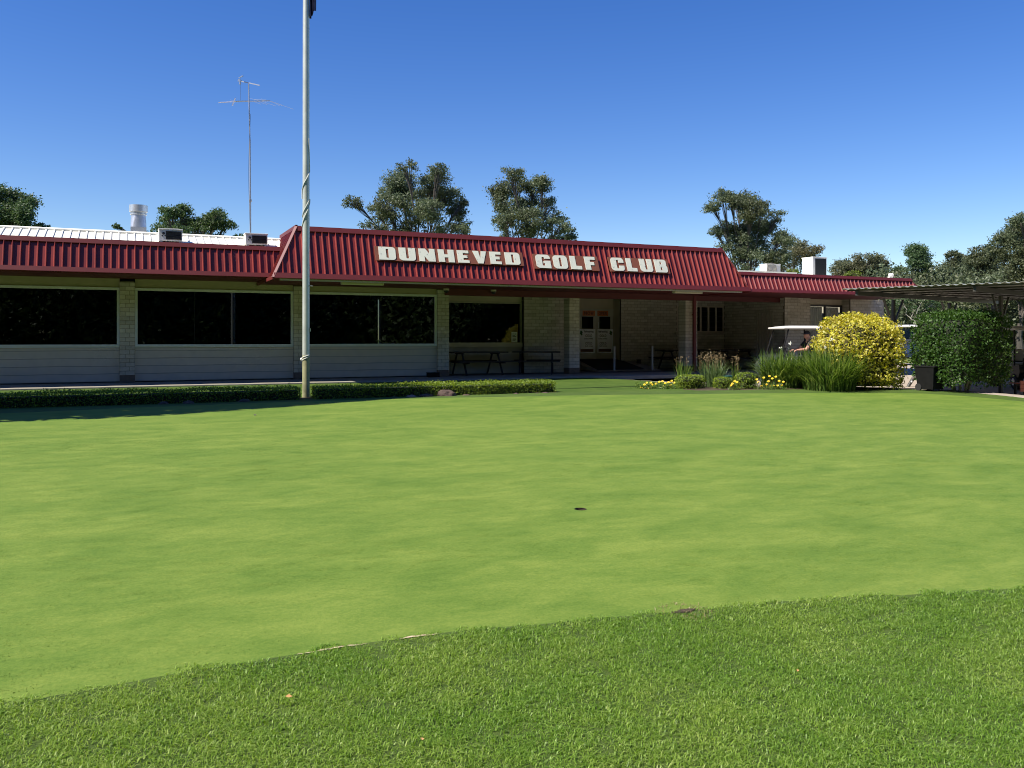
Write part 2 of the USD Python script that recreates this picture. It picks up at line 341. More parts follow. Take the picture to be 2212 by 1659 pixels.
Lnear = Lnear + np.c_[wob * .3, wob]
Linner = smooth_line(np.vstack([[-14, 16.9], wline(inner)]), .12)
Louter = smooth_line(np.vstack([[-14, 17.75], wline(outer)]), .12)
left_close = dense([Linner[0], [-14, Lnear[0][1] + .8], Lnear[0]], .4)
right_close = dense([Lnear[-1], [Linner[-1][0] + .8, Lnear[-1][1] + 1.2], Linner[-1]], .4)
GREEN = Polygon(np.vstack([Lnear, right_close[1:-1], Linner[::-1], left_close[1:-1]])).buffer(0)
COLLAR = Polygon(np.vstack([Linner, [Louter[-1] + [.6, -.6]], Louter[::-1]])).buffer(0).difference(GREEN)
TURF = shapely.union_all([GREEN, COLLAR])
HOLE = ground_hit(1254, 1099)
CARPARK = Polygon([(17.5, 9), (17.0, 18.6), (14.2, 19.6), (13.6, 23.4), (20.4, 23.4), (20.4, 26), (27.5, 26), (27.5, 33.5), (62, 18), (62, 2), (24, 2)]).difference(TURF.buffer(.02))
BED = Polygon(dense([(12.6, 17.6), (12.8, 16.9), (13.6, 16.7), (16, 16.2), (18.6, 14.6), (20.2, 15.6), (18.0, 18.6), (14.6, 19.4), (13.2, 18.4), (12.6, 17.6)], .3)).difference(TURF.buffer(.02)).difference(CARPARK)
HEDGEBED = Polygon([(-14, 17.72), (9.25, 17.72), (9.25, 18.55), (-14, 18.55)]).difference(TURF)
def zg(x, y):
    """the ground's height"""
    x, y = np.asarray(x, float), np.asarray(y, float)
    z = zbase(x, y); F = x * FV[0] + y * FV[1]
    d = shapely.distance(TURF, shapely.points(np.c_[x.ravel(), y.ravel()])).reshape(x.shape) if x.ndim else Point(x, y).distance(TURF)
    zc = np.clip(-.36 + .021 * (F - 22), -.42, -.03)
    w = sstep(.5, 2.4, d) * sstep(15.2, 18.2, x + .35 * (y - 17)) * sstep(4, 9, y)
    bump = .012 * (meshkit.noise(np.stack([x * .8, y * .8, 0 * x], -1)) - .5)
    far = sstep(45, 90, np.hypot(x, y)) * .25
    return z * (1 - w) + zc * w + bump + far
def ring(r, n, c=HOLE): 
    a = np.arange(n) * 2 * np.pi / n; return np.c_[c[0] + r * np.cos(a), c[1] + r * np.sin(a)]
P = [Lnear, Linner, Louter, left_close, right_close, ring(.054, 28), ring(.075, 28), ring(.13, 24), ring(.25, 20)]
for poly in (CARPARK, BED, HEDGEBED):
    for g in getattr(poly, 'geoms', [poly]): P.append(dense(np.array(g.exterior.coords), .3))
gx, gy = np.meshgrid(np.arange(-12, 26, .4), np.arange(.5, 26, .4)); P.append(np.c_[gx.ravel(), gy.ravel()] + uni(-.08, .08, gx.size, 2))
gx, gy = np.meshgrid(np.arange(-70, 90, 3.), np.arange(-60, 110, 3.)); P.append(np.c_[gx.ravel(), gy.ravel()] + uni(-.5, .5, gx.size, 2))
for r in (150, 250, 420, 700): P.append(ring(r, 40, (0, 0)))
P = np.vstack(P)
P = P[np.unique(np.round(P / .012).astype(int), axis=0, return_index=True)[1]]
dh = np.hypot(P[:, 0] - HOLE[0], P[:, 1] - HOLE[1]); P = P[(dh > .0535)]
T = Delaunay(P).simplices
C = P[T].mean(1)
T = T[np.hypot(C[:, 0] - HOLE[0], C[:, 1] - HOLE[1]) > .05]; C = P[T].mean(1)
a, b, c = P[T[:, 0]], P[T[:, 1]], P[T[:, 2]]
fl = ((b - a)[:, 0] * (c - a)[:, 1] - (b - a)[:, 1] * (c - a)[:, 0]) < 0
T[fl] = T[fl][:, ::-1]
PZ = np.c_[P, zg(P[:, 0], P[:, 1])]
cp = shapely.points(C)
region = np.full(len(T), 'lawn', dtype=object)
Fc = C @ FV[:2]
region[(np.hypot(C[:, 0], C[:, 1]) > 43) | (C[:, 1] > 30) | ((Fc > 41) & (C[:, 0] > 20))] = 'far'
nearside = (C[:, 1] < np.interp(C[:, 0], Lnear[:, 0], Lnear[:, 1])) & (C[:, 1] > -4) & (np.abs(C[:, 0]) < 14)
region[nearside] = 'rough'
for nm, poly in (('hedgebed', HEDGEBED), ('bed', BED), ('carpark', CARPARK), ('collar', COLLAR), ('green', GREEN)):
    region[shapely.contains(poly, cp)] = nm
def sub(mask):
    t = T[mask]; u, inv = np.unique(t, return_inverse=True); return PZ[u], inv.reshape(-1, 3)
for nm, name, mat, lab in (('green', 'putting_green', 'green_turf', 'closely mown pale putting green across the foreground'),
                           ('collar', 'green_collar', 'collar_turf', 'band of darker longer turf round the far edge of the putting green'),
                           ('lawn', 'lawn', 'lawn_turf', 'mown lawn between the hedges and the clubhouse path'),
                           ('rough', 'rough_ground', 'rough_turf', 'soil under the longer grass nearest the camera'),
                           ('far', 'fairway', 'far_turf', 'distant sunlit fairway beyond the car park'),
                           ('bed', 'garden_bed', 'soil', 'soil of the flower bed by the yellow shrub'),
                           ('hedgebed', 'hedge_bed', 'soil', 'strip of soil under the low clipped hedges'),
                           ('carpark', 'car_park', 'carpark_seal', 'tan sealed car park beside the clubhouse')):
    single(name, sub(region == nm), mat, lab, kind='structure', smooth=True)
gz = lambda x, y: float(zg(np.array([x]), np.array([y]))[0])
def gpt(x, y): return np.array([x, y, gz(x, y)])
def gpx(px, py): p = ground_hit(px, py); return gpt(p[0], p[1])
def gF(px, F): p = at(px, HY, F); return gpt(p[0], p[1])

# golf cup
hz = gz(HOLE[0], HOLE[1])
cup = thing('golf_cup', 'small round golf hole sunk in the middle of the putting green', 'golf hole', (HOLE[0], HOLE[1], hz))
def openring(r, z0, z1, n=28, inward=True):
    a = np.arange(n) * 2 * np.pi / n; v = np.vstack([np.c_[HOLE[0] + r * np.cos(a), HOLE[1] + r * np.sin(a), np.full(n, z)] for z in (z0, z1)])
    k = np.arange(n); k2 = (k + 1) % n
    return v, np.vstack([np.c_[k, k + n, k2 + n], np.c_[k, k2 + n, k2]])
part(cup, 'soil_lip', openring(.0545, hz - .03, hz + .001), 'cup_dark')
part(cup, 'liner', cat(openring(.0535, hz - .12, hz - .03), cyl((HOLE[0], HOLE[1], hz - .13), (HOLE[0], HOLE[1], hz - .12), .0535, 28)), 'cup_dark')

# ------------------------------------------------------------------ clubhouse
YF = 25.3                                # the wall line
house = thing('clubhouse', 'long low cream brick clubhouse with maroon ribbed mansard fascia and dark windows', 'building', (8, YF, 0))
def fascia_pt(eave, top, s):
    return np.array(eave) + (np.array(top) - np.array(eave)) * s
def ribbed(xa0, xa1, xb0, xb1, Ye, ze, Yt, zt, pitch=.18, s0=.05, s1=.95, h=.046, phase=0.):
    """ribbed sheet on the plane from eave line (xa0..xa1) to top line (xb0..xb1)"""
    d = np.array([0, Yt - Ye, zt - ze]); L = np.linalg.norm(d); n = np.array([0, -(zt - ze), Yt - Ye]) / L
    ms = []
    lo, hi = min(xa0, xb0), max(xa1, xb1)
    x = lo + phase
    def clip(xc):
        # range of s for which xa(s) <= xc <= xb(s)
        a, b = s0, s1
        for u0, u1, sg in ((xa0, xb0, 1), (xa1, xb1, -1)):
            if abs(u1 - u0) < 1e-6:
                if sg * (xc - u0) < 0: return None
                continue
            sc = (xc - u0) / (u1 - u0)
            if sg * (u1 - u0) > 0: b = min(b, sc)
            else: a = max(a, sc)
        return (a, b) if b - a > .04 else None
    prof = [(0, 0), (.020, h), (.032, h), (.042, 0)]
    while x < hi:
        r = clip(x + .03)
        if r:
            v = []
            for s in r:
                for dx, dh in prof: v.append(np.array([x + dx, Ye, ze]) + d * s + n * dh)
            v = np.array(v); ms.append((v, np.array([[0, 1, 5], [0, 5, 4], [1, 2, 6], [1, 6, 5], [2, 3, 7], [2, 7, 6], [0, 3, 2], [0, 2, 1], [4, 5, 6], [4, 6, 7]])))
        x += pitch
    pan = np.array([[xa0, Ye, ze], [xa1, Ye, ze], [xb1, Yt, zt], [xb0, Yt, zt]])
    ms.append((np.vstack([pan, pan - n * .02]), np.array([[0, 1, 2], [0, 2, 3], [4, 6, 5], [4, 7, 6]])))
    return cat(*ms)
# eave and top lines
MX0, MX1, MT0, MT1, MY, MZ, MTY, MTZ = 3.46, 18.68, 4.14, 17.96, 22.4, 2.72, 22.96, 4.115
LX0, LY, LZ, LTY, LTZ = -9.0, 23.5, 2.80, 23.82, 3.63
RX1, RT1, RY, RZ, RTY, RTZ = 26.9, 26.35, 22.42, 2.70, 22.70, 3.35
roof = part(house, 'centre_fascia', ribbed(MX0, MX1, MT0, MT1, MY, MZ, MTY, MTZ, phase=.03), 'maroon_metal', label='taller centre fascia over the entrance carrying the club name')
lf = part(house, 'left_fascia', ribbed(LX0, MX0 + .9, LX0, MX0 + .9, LY, LZ, LTY, LTZ, phase=.02), 'maroon_metal', label='lower fascia along the window wing')
rf = part(house, 'right_fascia', ribbed(MX1 - .3, RX1, MX1 - .3, RT1, RY, RZ, RTY, RTZ, phase=.05, h=.034), 'maroon_metal', label='lower fascia along the right wing')
def strip(x0, x1, Ya, za, Yb, zb, t=.012):
    d = np.array([0, Yb - Ya, zb - za]); n = np.array([0, -d[2], d[1]]) / np.linalg.norm(d)
    v = [np.array([x, *q]) + n * o for o in (0, t) for x, q in ((x0, (Ya, za)), (x1, (Ya, za)), (x1, (Yb, zb)), (x0, (Yb, zb)))]
    return np.array(v), np.array([[0, 2, 1], [0, 3, 2], [4, 5, 6], [4, 6, 7], [0, 1, 5], [0, 5, 4], [1, 2, 6], [1, 6, 5], [2, 3, 7], [2, 7, 6], [3, 0, 4], [3, 4, 7]])
def trim_pair(parent, x0, x1, xt0, xt1, Ye, ze, Yt, zt, h=.11, t=.048):
    f = lambda s: (Ye + (Yt - Ye) * s, ze + (zt - ze) * s)
    sl = h / math.hypot(Yt - Ye, zt - ze)
    part(parent, 'eave_flashing', strip(x0, x1, *f(-.01), *f(sl), t=t), 'maroon_trim')
    part(parent, 'top_capping', cat(strip(xt0 , xt1, *f(1 - sl), *f(1.01), t=t), box(xt0, xt1, Yt - .03, Yt + .14, zt + .004, zt + .03)), 'maroon_trim')
trim_pair(roof, MX0, MX1, MT0, MT1, MY, MZ, MTY, MTZ, .13)
trim_pair(lf, LX0, MX0 + .55, LX0, MX0 + .75, LY, LZ, LTY, LTZ, .11)
trim_pair(rf, MX1 + .02, RX1, MX1 - .2, RT1, RY, RZ, RTY, RTZ, .10)
# hips of the centre fascia: sloping ends, ribbed, facing left and right
def hip(x_e, x_t, sgn, Yback):
    e0, e1 = np.array([x_e, MY, MZ]), np.array([x_e, Yback, MZ]); t0, t1 = np.array([x_t, MTY, MTZ]), np.array([x_t, Yback + .2, MTZ])
    n = np.cross(e1 - e0, t0 - e0); n /= np.linalg.norm(n); n *= np.sign(n[0]) * sgn
    ms = [(np.array([e0, e1, t1, t0, e0 - n * .02, e1 - n * .02, t1 - n * .02, t0 - n * .02]), np.array([[0, 1, 2], [0, 2, 3], [4, 6, 5], [4, 7, 6]]))]
    k = int((Yback - MY) / .18)
    for i in range(1, k + 3):
        Y = MY + i * .18 ; A = np.array([x_e, Y, MZ]); B = np.array([x_t, Y, MTZ])
        if Y < MTY:
            s = (Y - MY) / (MTY - MY); B = e0 + (t0 - e0) * s
        if Y > Yback: A = A + (B - A) * .02
        ms.append(bar(A + n * .012, B + n * .012, .035, .03))
    tr = [bar(e0 + n * .02, t0 + n * .02, .09, .05), bar(e0 + n * .02, e1 + n * .02, .05, .09), bar(t0 + n * .02, t1 + n * .02, .06, .1), bar(e1 + n * .01, t1 + n * .01, .05, .05)]
    return cat(*ms), cat(*tr)
for xe, xt, sg in ((MX0, MT0, -1), (MX1, MT1, 1)):
    hm, ht = hip(xe, xt, sg, 25.3)
    h_ = part(roof, 'hip_end', hm, 'maroon_metal'); part(h_, 'hip_trim', ht, 'maroon_trim')
part(house, 'flat_roof', cat(box(MT0 + .05, MT1 - .05, MTY + .15, 33, MTZ - .08, MTZ - .05), box(MT0 + .05, MT1 - .05, 32.9, 33, 2.7, MTZ - .05),
     box(LX0, MT0, 33.0, 33.1, 2.7, 3.5), box(MT1, RT1 - .2, 32.2, 32.3, 2.7, 3.3), box(MT1 + .1, RT1, RTY + .16, 32.2, RTZ - .06, RTZ - .03)), 'white_roofing')
# white pitched roofing behind the left fascia, ribs running up the slope
ms = []
Yr0, zr0, Yr1, zr1 = 24.12, 3.62, 25.35, 4.02
pan = np.array([[LX0, Yr0, zr0], [4.2, Yr0, zr0], [4.2, Yr1, zr1], [LX0, Yr1, zr1]])
n = np.array([0, -(zr1 - zr0), Yr1 - Yr0]); n /= np.linalg.norm(n)
ms.append((np.vstack([pan, pan - n * .02]), np.array([[0, 1, 2], [0, 2, 3], [4, 6, 5], [4, 7, 6]])))
for x in np.arange(LX0 + .1, 4.1, .19):
    ms.append(bar(np.array([x, Yr0, zr0]) + n * .012, np.array([x, Yr1, zr1]) + n * .012, .035, .03))
ms.append(box(LX0, 4.2, 25.36, 33.0, 3.97, 3.99))
wr = part(house, 'white_roof', cat(*ms), 'white_roofing')
part(wr, 'ridge_capping', cat(strip(LX0, 4.2, Yr1 - .10, zr1 - .03, Yr1 + .02, zr1 + .012, .045), box(LX0, 4.2, Yr1, Yr1 + .3, zr1 + .01, zr1 + .05)), 'white_roofing')
part(house, 'roof_edge', box(18.6, 21.6, 23.4, 23.55, 3.3, 3.50), 'white_roofing')
# soffits and gutters
part(house, 'soffit', cat(box(MX0 + .02, MX1 - .02, MY + .06, 31.5, MZ - .005, MZ + .02)), 'maroon_soffit')
part(house, 'soffit', box(LX0, MX0, LY + .06, YF + .2, LZ - .02, LZ), 'maroon_soffit')
part(house, 'soffit', box(MX1, RX1 - .1, RY + .06, YF + .2, RZ - .01, RZ + .01), 'maroon_soffit')
part(house, 'eave_batten', box(MX0 + .15, MX1 - .3, MY + .02, MY + .14, MZ - .055, MZ - .008), 'gutter_cream')
part(house, 'verandah_beam', box(xY(958, YF), xY(1690, YF), 25.1, 25.28, 2.52, 2.714), 'maroon_soffit')

# pillars: a mortar core with every brick laid
tones = ['brick_cream', 'brick_pale', 'brick_dull']
brng = np.random.default_rng(5)
def pillar(x0, x1, y0, y1, z1=2.70, z0=0.0, base=.19, course=.1135, label=None, sides=True):
    c = part(house, 'pillar', box(x0 + .012, x1 - .012, y0 + .012, y1 - .012, z0 + base, z1), 'mortar', label=label)
    part(c, 'pillar_base', rbox(x0 - .004, x1 + .004, y0 - .004, y1, z0, z0 + base - .004, .006), 'brick_base')
    k, z = 0, z0 + base
    while z < z1 - .03:
        zt = min(z + course - .012, z1)
        cut = x0 + (x1 - x0) * (.64 if k % 2 else .36)
        for a, b in ((x0, cut - .006), (cut + .006, x1)):
            e = brng.uniform(-.004, .004)
            part(c, 'brick', box(a, b, y0 + e, y1 - .02, z, zt), tones[int(brng.choice(3, p=[.55, .25, .2]))])
        z += course; k += 1
    return c
PW = .37
pc = [xY(275, 25.2), xY(649, 25.2), xY(958, 25.2)]
for x, l in zip(pc, ('brick pillar between the two leftmost windows', 'brick pillar half hidden behind the flagpole', 'brick pillar at the left corner of the verandah')):
    pillar(x - PW / 2, x + PW / 2, 25.2, 25.5, label=l)
x4 = xY(1241, 25.2); pillar(x4 - .19, x4 + .19, 25.2, 25.62, 2.515, label='free standing brick pillar in front of the entrance door')
x5 = xY(1495, 25.2); pillar(x5 - .28, x5 + .22, 25.2, 25.65, 2.515, label='brick pillar with a red downpipe')
part(house, 'downpipe', cat(rbox(x5 + .0, x5 + .1, 25.08, 25.18, 0, 2.7, .01), box(x5 - .01, x5 + .11, 25.18, 25.2, .6, .64), box(x5 - .01, x5 + .11, 25.18, 25.2, 2.0, 2.04)), 'downpipe_red')

# window bays of the left wing
def bay(x0, x1, mull=(), first=False):
    zs, zt = .93, 2.47
    bh = zs / 4.5
    z = .02; k = 0
    while z < zs - .02:
        z1 = min(z + bh, zs)
        part(house, 'wall_board', box(x0, x1, YF + brng.uniform(-.004, .004), YF + .06, z + .003, z1 - .006), 'board_white'); z = z1; k += 1
    part(house, 'wall_backing', box(x0, x1, YF + .03, YF + .2, 0, zs - .002), 'interior')
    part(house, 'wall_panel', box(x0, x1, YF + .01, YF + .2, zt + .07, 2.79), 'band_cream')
    fr = part(house, 'window', cat(box(x0, x1, YF - .03, YF + .1, zt, zt + .067), box(x0, x0 + .065, YF - .028, YF + .1, 1.012, zt - .002), box(x1 - .065, x1, YF - .028, YF + .1, 1.012, zt - .002)), 'frame_white', label='wide window frame with dark tinted glass')
    part(fr, 'window_sill', cat(box(x0 - .0, x1, YF - .06, YF + .1, zs + .035, 1.01), box(x0, x1, YF - .035, YF + .1, zs, zs + .033)), 'frame_white')
    xs = [x0 + .067] + [x0 + (x1 - x0) * m for m in mull] + [x1 - .067]
    for a, b in zip(xs[:-1], xs[1:]):
        part(fr, 'pane', box(a + .004, b - .004, YF + .055, YF + .061, 1.012, zt - .002), 'tinted_glass')
    for m in xs[1:-1]:
        part(fr, 'mullion', box(m - .018, m + .018, YF + .062, YF + .09, 1.012, zt - .002), 'frame_dark')
bay(xY(-150, YF), pc[0] - PW / 2 - .004, (.3,))
bay(pc[0] + PW / 2 + .004, pc[1] - PW / 2 - .004, (.36,))
bay(pc[1] + PW / 2 + .004, pc[2] - PW / 2 - .004, ())
bay(-8.8, xY(-150, YF) - .004, (.5,))
# interior of the window wing (dark, furnished with the room's own surfaces)
part(house, 'interior_room', cat(box(-9, pc[2], 32.8, 32.9, 0, 3.2), box(-9, pc[2], YF + .21, 32.8, -.05, .02), box(-9, pc[2], YF + .21, 32.8, 2.80, 2.82), box(-9.1, -9, YF, 33, 0, 3.4), box(pc[2] + .1, pc[2] + .2, 26.75, 33, 0, 2.7)), 'interior')

# ---- verandah: window wall, brick walls, door
Yv = 26.6
vx0, vx1 = pc[2] + PW / 2, xY(1124, Yv)
part(house, 'side_wall', box(pc[2] - .1, pc[2] + .08, 25.51, Yv, 0, 2.71), 'render_cream')
zt_, zb_ = zY(1040, 655, Yv), zY(1040, 740, Yv)
part(house, 'wall_panel', box(vx0 - .2, vx1 + .05, Yv, Yv + .15, zt_ + .062, 2.71), 'render_cream')
part(house, 'wall_panel', box(vx0 - .2, vx1 + .05, Yv, Yv + .15, 0, zb_ - .152), 'render_cream')
vw = part(house, 'window', cat(box(vx0 - .2, vx1 + .05, Yv - .03, Yv + .1, zt_, zt_ + .06), box(vx1, vx1 + .05, Yv - .03, Yv + .1, zb_, zt_ - .002)), 'gutter_cream', label='dark window of the verandah with a paper notice in its corner')
part(vw, 'window_sill', box(vx0 - .2, vx1 + .05, Yv - .06, Yv + .1, zb_ - .15, zb_ - .003), 'board_white')
part(vw, 'pane', box(vx0 - .2, vx1 - .002, Yv + .05, Yv + .056, zb_, zt_ - .002), 'tinted_glass')
def brickwall(x0, x1, Y, z0, z1, face='y', course=.1135, length=.30, t=.1, name='brick_wall', label=None):
    """wall with recessed joints; the bricks joined, too small in the photograph to pick apart"""
    if face == 'y': core = box(x0, x1, Y + .008, Y + t, z0, z1)
    else: core = box(Y + .008, Y + t, x0, x1, z0, z1)
    w = part(house, name, core, 'mortar', label=label)
    ms = {q: [] for q in tones}; k, z = 0, z0
    while z < z1 - .03:
        zt = min(z + course - .011, z1); x = x0 - (length / 2 if k % 2 else 0)
        while x < x1 - .01:
            a, b = max(x, x0), min(x + length - .011, x1)
            if b - a > .03:
                e = brng.uniform(-.004, .004)
                ms[tones[int(brng.choice(3, p=[.55, .25, .2]))]].append(box(a, b, Y + e, Y + .05, z, zt) if face == 'y' else box(Y + e, Y + .05, a, b, z, zt))
            x += length
        z += course; k += 1
    for q, v in ms.items():
        if v: part(w, 'brickwork', cat(*v), q, kind='stuff')
    return w
bx0, bx1 = vx1 + .05, xY(1238, 26.4)
brickwall(bx0, bx1, 26.4, 0, 2.71, label='brick wall left of the entrance door')
Yd = 28.9
part(house, 'side_wall', box(bx1 - .1, bx1, 26.55, Yd + .3, 0, 2.71), 'render_cream')
dx0, dx1 = xY(1250, Yd), xY(1327, Yd)
dz0, dz1 = zY(1288, 775, Yd), zY(1288, 669, Yd)
part(house, 'wall_panel', box(bx1, dx1 + .35, Yd + .03, Yd + .2, dz1 + .04, 2.71), 'render_cream')
part(house, 'wall_panel', box(bx1, dx0 - .03, Yd + .03, Yd + .2, 0, dz1 + .036), 'render_cream')
part(house, 'wall_panel', box(dx1 + .03, dx1 + .35, Yd + .03, Yd + .2, 0, dz1 + .036), 'render_cream')
part(house, 'door_step', box(dx0 - .03, dx1 + .03, Yd - .02, Yd + .2, 0, dz0 - .004), 'concrete')
door = part(house, 'door', cat(box(dx0 - .03, dx1 + .03, Yd, Yd + .08, dz1 - .004, dz1 + .036), box(dx0 - .03, dx0 + .03, Yd, Yd + .08, dz0, dz1 - .006), box(dx1 - .03, dx1 + .03, Yd, Yd + .08, dz0, dz1 - .006),
            box(dx0 + .032, dx1 - .032, Yd + .01, Yd + .08, dz1 - .27, dz1 - .008)), 'door_cream', label='double entrance door hung with two drinks posters')
dm = (dx0 + dx1) / 2
for a, b in ((dx0 + .034, dm - .004), (dm + .004, dx1 - .034)):
    leaf = part(door, 'door_leaf', cat(box(a, b, Yd + .03, Yd + .07, dz0 + .002, dz0 + 1.16), box(a, a + .13, Yd + .03, Yd + .07, dz0 + 1.162, dz1 - .275), box(b - .13, b, Yd + .03, Yd + .07, dz0 + 1.162, dz1 - .275)), 'door_cream')
    part(door, 'door_glass', box(a + .132, b - .132, Yd + .045, Yd + .051, dz0 + 1.162, dz1 - .275), 'tinted_glass')
part(door, 'handle', cat(bar((dm + .07, Yd - .03, dz0 + 1.2), (dm + .07, Yd - .03, dz0 + 1.42), .02), bar((dm + .07, Yd - .03, dz0 + 1.21), (dm + .07, Yd + .03, dz0 + 1.21), .015), bar((dm + .07, Yd - .03, dz0 + 1.41), (dm + .07, Yd + .03, dz0 + 1.41), .015)), 'frame_white')
# the ramp to the door with its black mat
ra0, ra1 = dx0 - .55, dx1 + .55
v = [(x, y, z) for x in (ra0, ra1) for y, z in ((26.5, 0), (26.5, .012), (Yd - .03, dz0 - .01), (Yd - .03, 0))]
ramp = part(house, 'entrance_ramp', (np.array(v), np.array([[0, 1, 2], [0, 2, 3], [4, 6, 5], [4, 7, 6], [1, 5, 6], [1, 6, 2], [0, 4, 5], [0, 5, 1], [2, 6, 7], [2, 7, 3]])), 'concrete')
v = [(x, y, z + o) for o in (.003, .016) for x, y, z in ((xY(1292, 26.65), 26.65, .03), (xY(1394, 26.65), 26.65, .03), (dx1 + .1, Yd - .1, dz0 - .02), (dx0 - .1, Yd - .1, dz0 - .02))]
part(ramp, 'door_mat', (np.array(v), np.array([[0, 2, 1], [0, 3, 2], [4, 5, 6], [4, 6, 7], [0, 1, 5], [0, 5, 4], [1, 2, 6], [1, 6, 5], [2, 3, 7], [2, 7, 6], [3, 0, 4], [3, 4, 7]])), 'mat_black')
# right of the door: brick wall with a barred window, return wall with louvred door
Yb = 28.4
wx0 = xY(1340, Yb); XR = 22.35
wz0, wz1 = zY(1520, 718, Yb), zY(1520, 661, Yb)
wa, wb = xY(1462, Yb), xY(1566, Yb)
part(house, 'side_wall', box(wx0, wx0 + .1, Yb + .1, Yd + .2, 0, 2.71), 'render_cream')
brickwall(wx0, xY(1399, Yb), Yb - .06, 0, 2.71, label='brick pier beside the entrance')
brickwall(xY(1399, Yb), wa, Yb, 0, 2.71, label='brick wall left of the barred window')
brickwall(wa, wb, Yb, 0, wz0 - .09, label='brick wall under the barred window')
brickwall(wa, wb, Yb, wz1, 2.71, label='brick wall over the barred window')
brickwall(wb, XR, Yb, 0, 2.71, label='brick wall right of the barred window')
bw = part(house, 'window', cat(box(wa, wb, Yb + .02, Yb + .08, wz0, wz0 + .05), box(wa, wb, Yb + .02, Yb + .08, wz1 - .05, wz1), *[box(x - .035, x + .035, Yb + .02, Yb + .08, wz0 + .052, wz1 - .052) for x in np.linspace(wa + .05, wb - .05, 7)]), 'board_white', label='narrow paned window with bars')
for a in np.linspace(wa + .05, wb - .05, 7)[:-1]:
    st = (wb - wa - .1) / 6
    part(bw, 'pane', box(a + .037, a + st - .037, Yb + .05, Yb + .055, wz0 + .052, wz1 - .052), 'tinted_glass')
    part(bw, 'bar', cat(*[box(a + .037, a + st - .037, Yb + .03, Yb + .045, z - .008, z + .008) for z in np.linspace(wz0, wz1, 6)[1:-1]]), 'frame_dark')
part(house, 'window_sill', rbox(wa - .1, wb + .1, Yb - .06, Yb + .06, wz0 - .086, wz0 - .003, .005), 'brick_dull')
brickwall(24.9, 28.38, XR, 0, 2.68, face='x', label='brick return wall of the right wing')
part(house, 'louvre_door', cat(box(XR - .03, XR - .004, 25.45, 26.4, 0, 2.2), *[bar((XR - .04, y, .05), (XR - .04, y, 2.15), .03) for y in np.arange(25.5, 26.4, .09)]), 'brick_dull')
part(house, 'wall_pipe', cyl((xY(1470, Yb), Yb - .05, 2.1), (xY(1470, Yb), Yb - .05, 2.7), .022, 10), 'frame_white')
part(house, 'ceiling', box(pc[2], XR, 25.9, 31.4, 2.73, 2.75), 'maroon_soffit')
part(house, 'back_wall', box(pc[2] + .2, 27, 31.3, 31.5, 0, 2.7), 'interior')
# right wing front
q0, q1, q2, q3 = XR, XR + (xY(1755, 24.85) - xY(1700, 24.85)), xY(1835, 24.9), xY(1905, 24.85)
brickwall(q0, q1, 24.85, -.1, 2.69, length=.3, label='left brick pier of the right wing')
recess0, recess1 = q1, q2
part(house, 'wall_panel', box(recess0, recess1, 25.3, 25.4, 2.47, 2.69), 'render_cream', label='plain cream panel above the right wing window')
part(house, 'wall_panel', box(recess0, recess1, 25.3, 25.4, -.1, .6), 'render_cream')
brickwall(recess0, recess0 + .28, 25.22, -.1, 2.69, label='brick recess edge of the right wing')
rw = part(house, 'window', cat(box(recess0 + .28, recess1, 25.26, 25.34, 2.40, 2.47), *[box(x - .03, x + .03, 25.26, 25.34, .6, 2.398) for x in (recess0 + .31, (recess0 + .28 + recess1) / 2, recess1 - .03)]), 'frame_dark', label='curtained two pane window of the right wing')
for a, b in ((recess0 + .342, (recess0 + .28 + recess1) / 2 - .032), ((recess0 + .28 + recess1) / 2 + .032, recess1 - .062)):
    part(rw, 'pane', box(a, b, 25.29, 25.295, .6, 2.398), 'clear_glass')
    m = [(np.array([(x0, 25.33, .6), (x0 + .05, 25.30, .6), (x0 + .05, 25.30, 2.39), (x0, 25.33, 2.39), (x0 + .05, 25.30, .6), (x0 + .1, 25.33, .6), (x0 + .1, 25.33, 2.39), (x0 + .05, 25.30, 2.39)]), np.array([[0, 1, 2], [0, 2, 3], [4, 5, 6], [4, 6, 7]])) for x0 in np.arange(a, b - .09, .1)]
    part(rw, 'curtain', cat(*m), 'ac_white')
brickwall(q2, q3, 24.85, -.1, 2.69, label='right brick pier of the right wing')
brickwall(24.92, 25.32, q2 - .004, -.1, 2.69, face='x', label='shaded side of the right brick pier')
part(house, 'wall_panel', box(q3, q3 + .12, 24.87, 31.4, -.1, 2.69), 'render_cream')
part(house, 'side_wall', box(XR + .12, XR + .2, 24.97, 31, -.1, 2.68), 'interior')

# paving against the clubhouse
single('paved_path', cat(rbox(-9.2, x5 + 6.0, 23.22, YF + .1, -.12, -.012, .01)), 'concrete', 'concrete path along the foot of the clubhouse wall', kind='structure')
single('verandah_floor', cat(rbox(pc[2] + .3, XR, YF + .104, 31.4, -.12, -.008, .01)), 'verandah_floor', 'dark concrete floor of the shaded verandah', kind='structure')

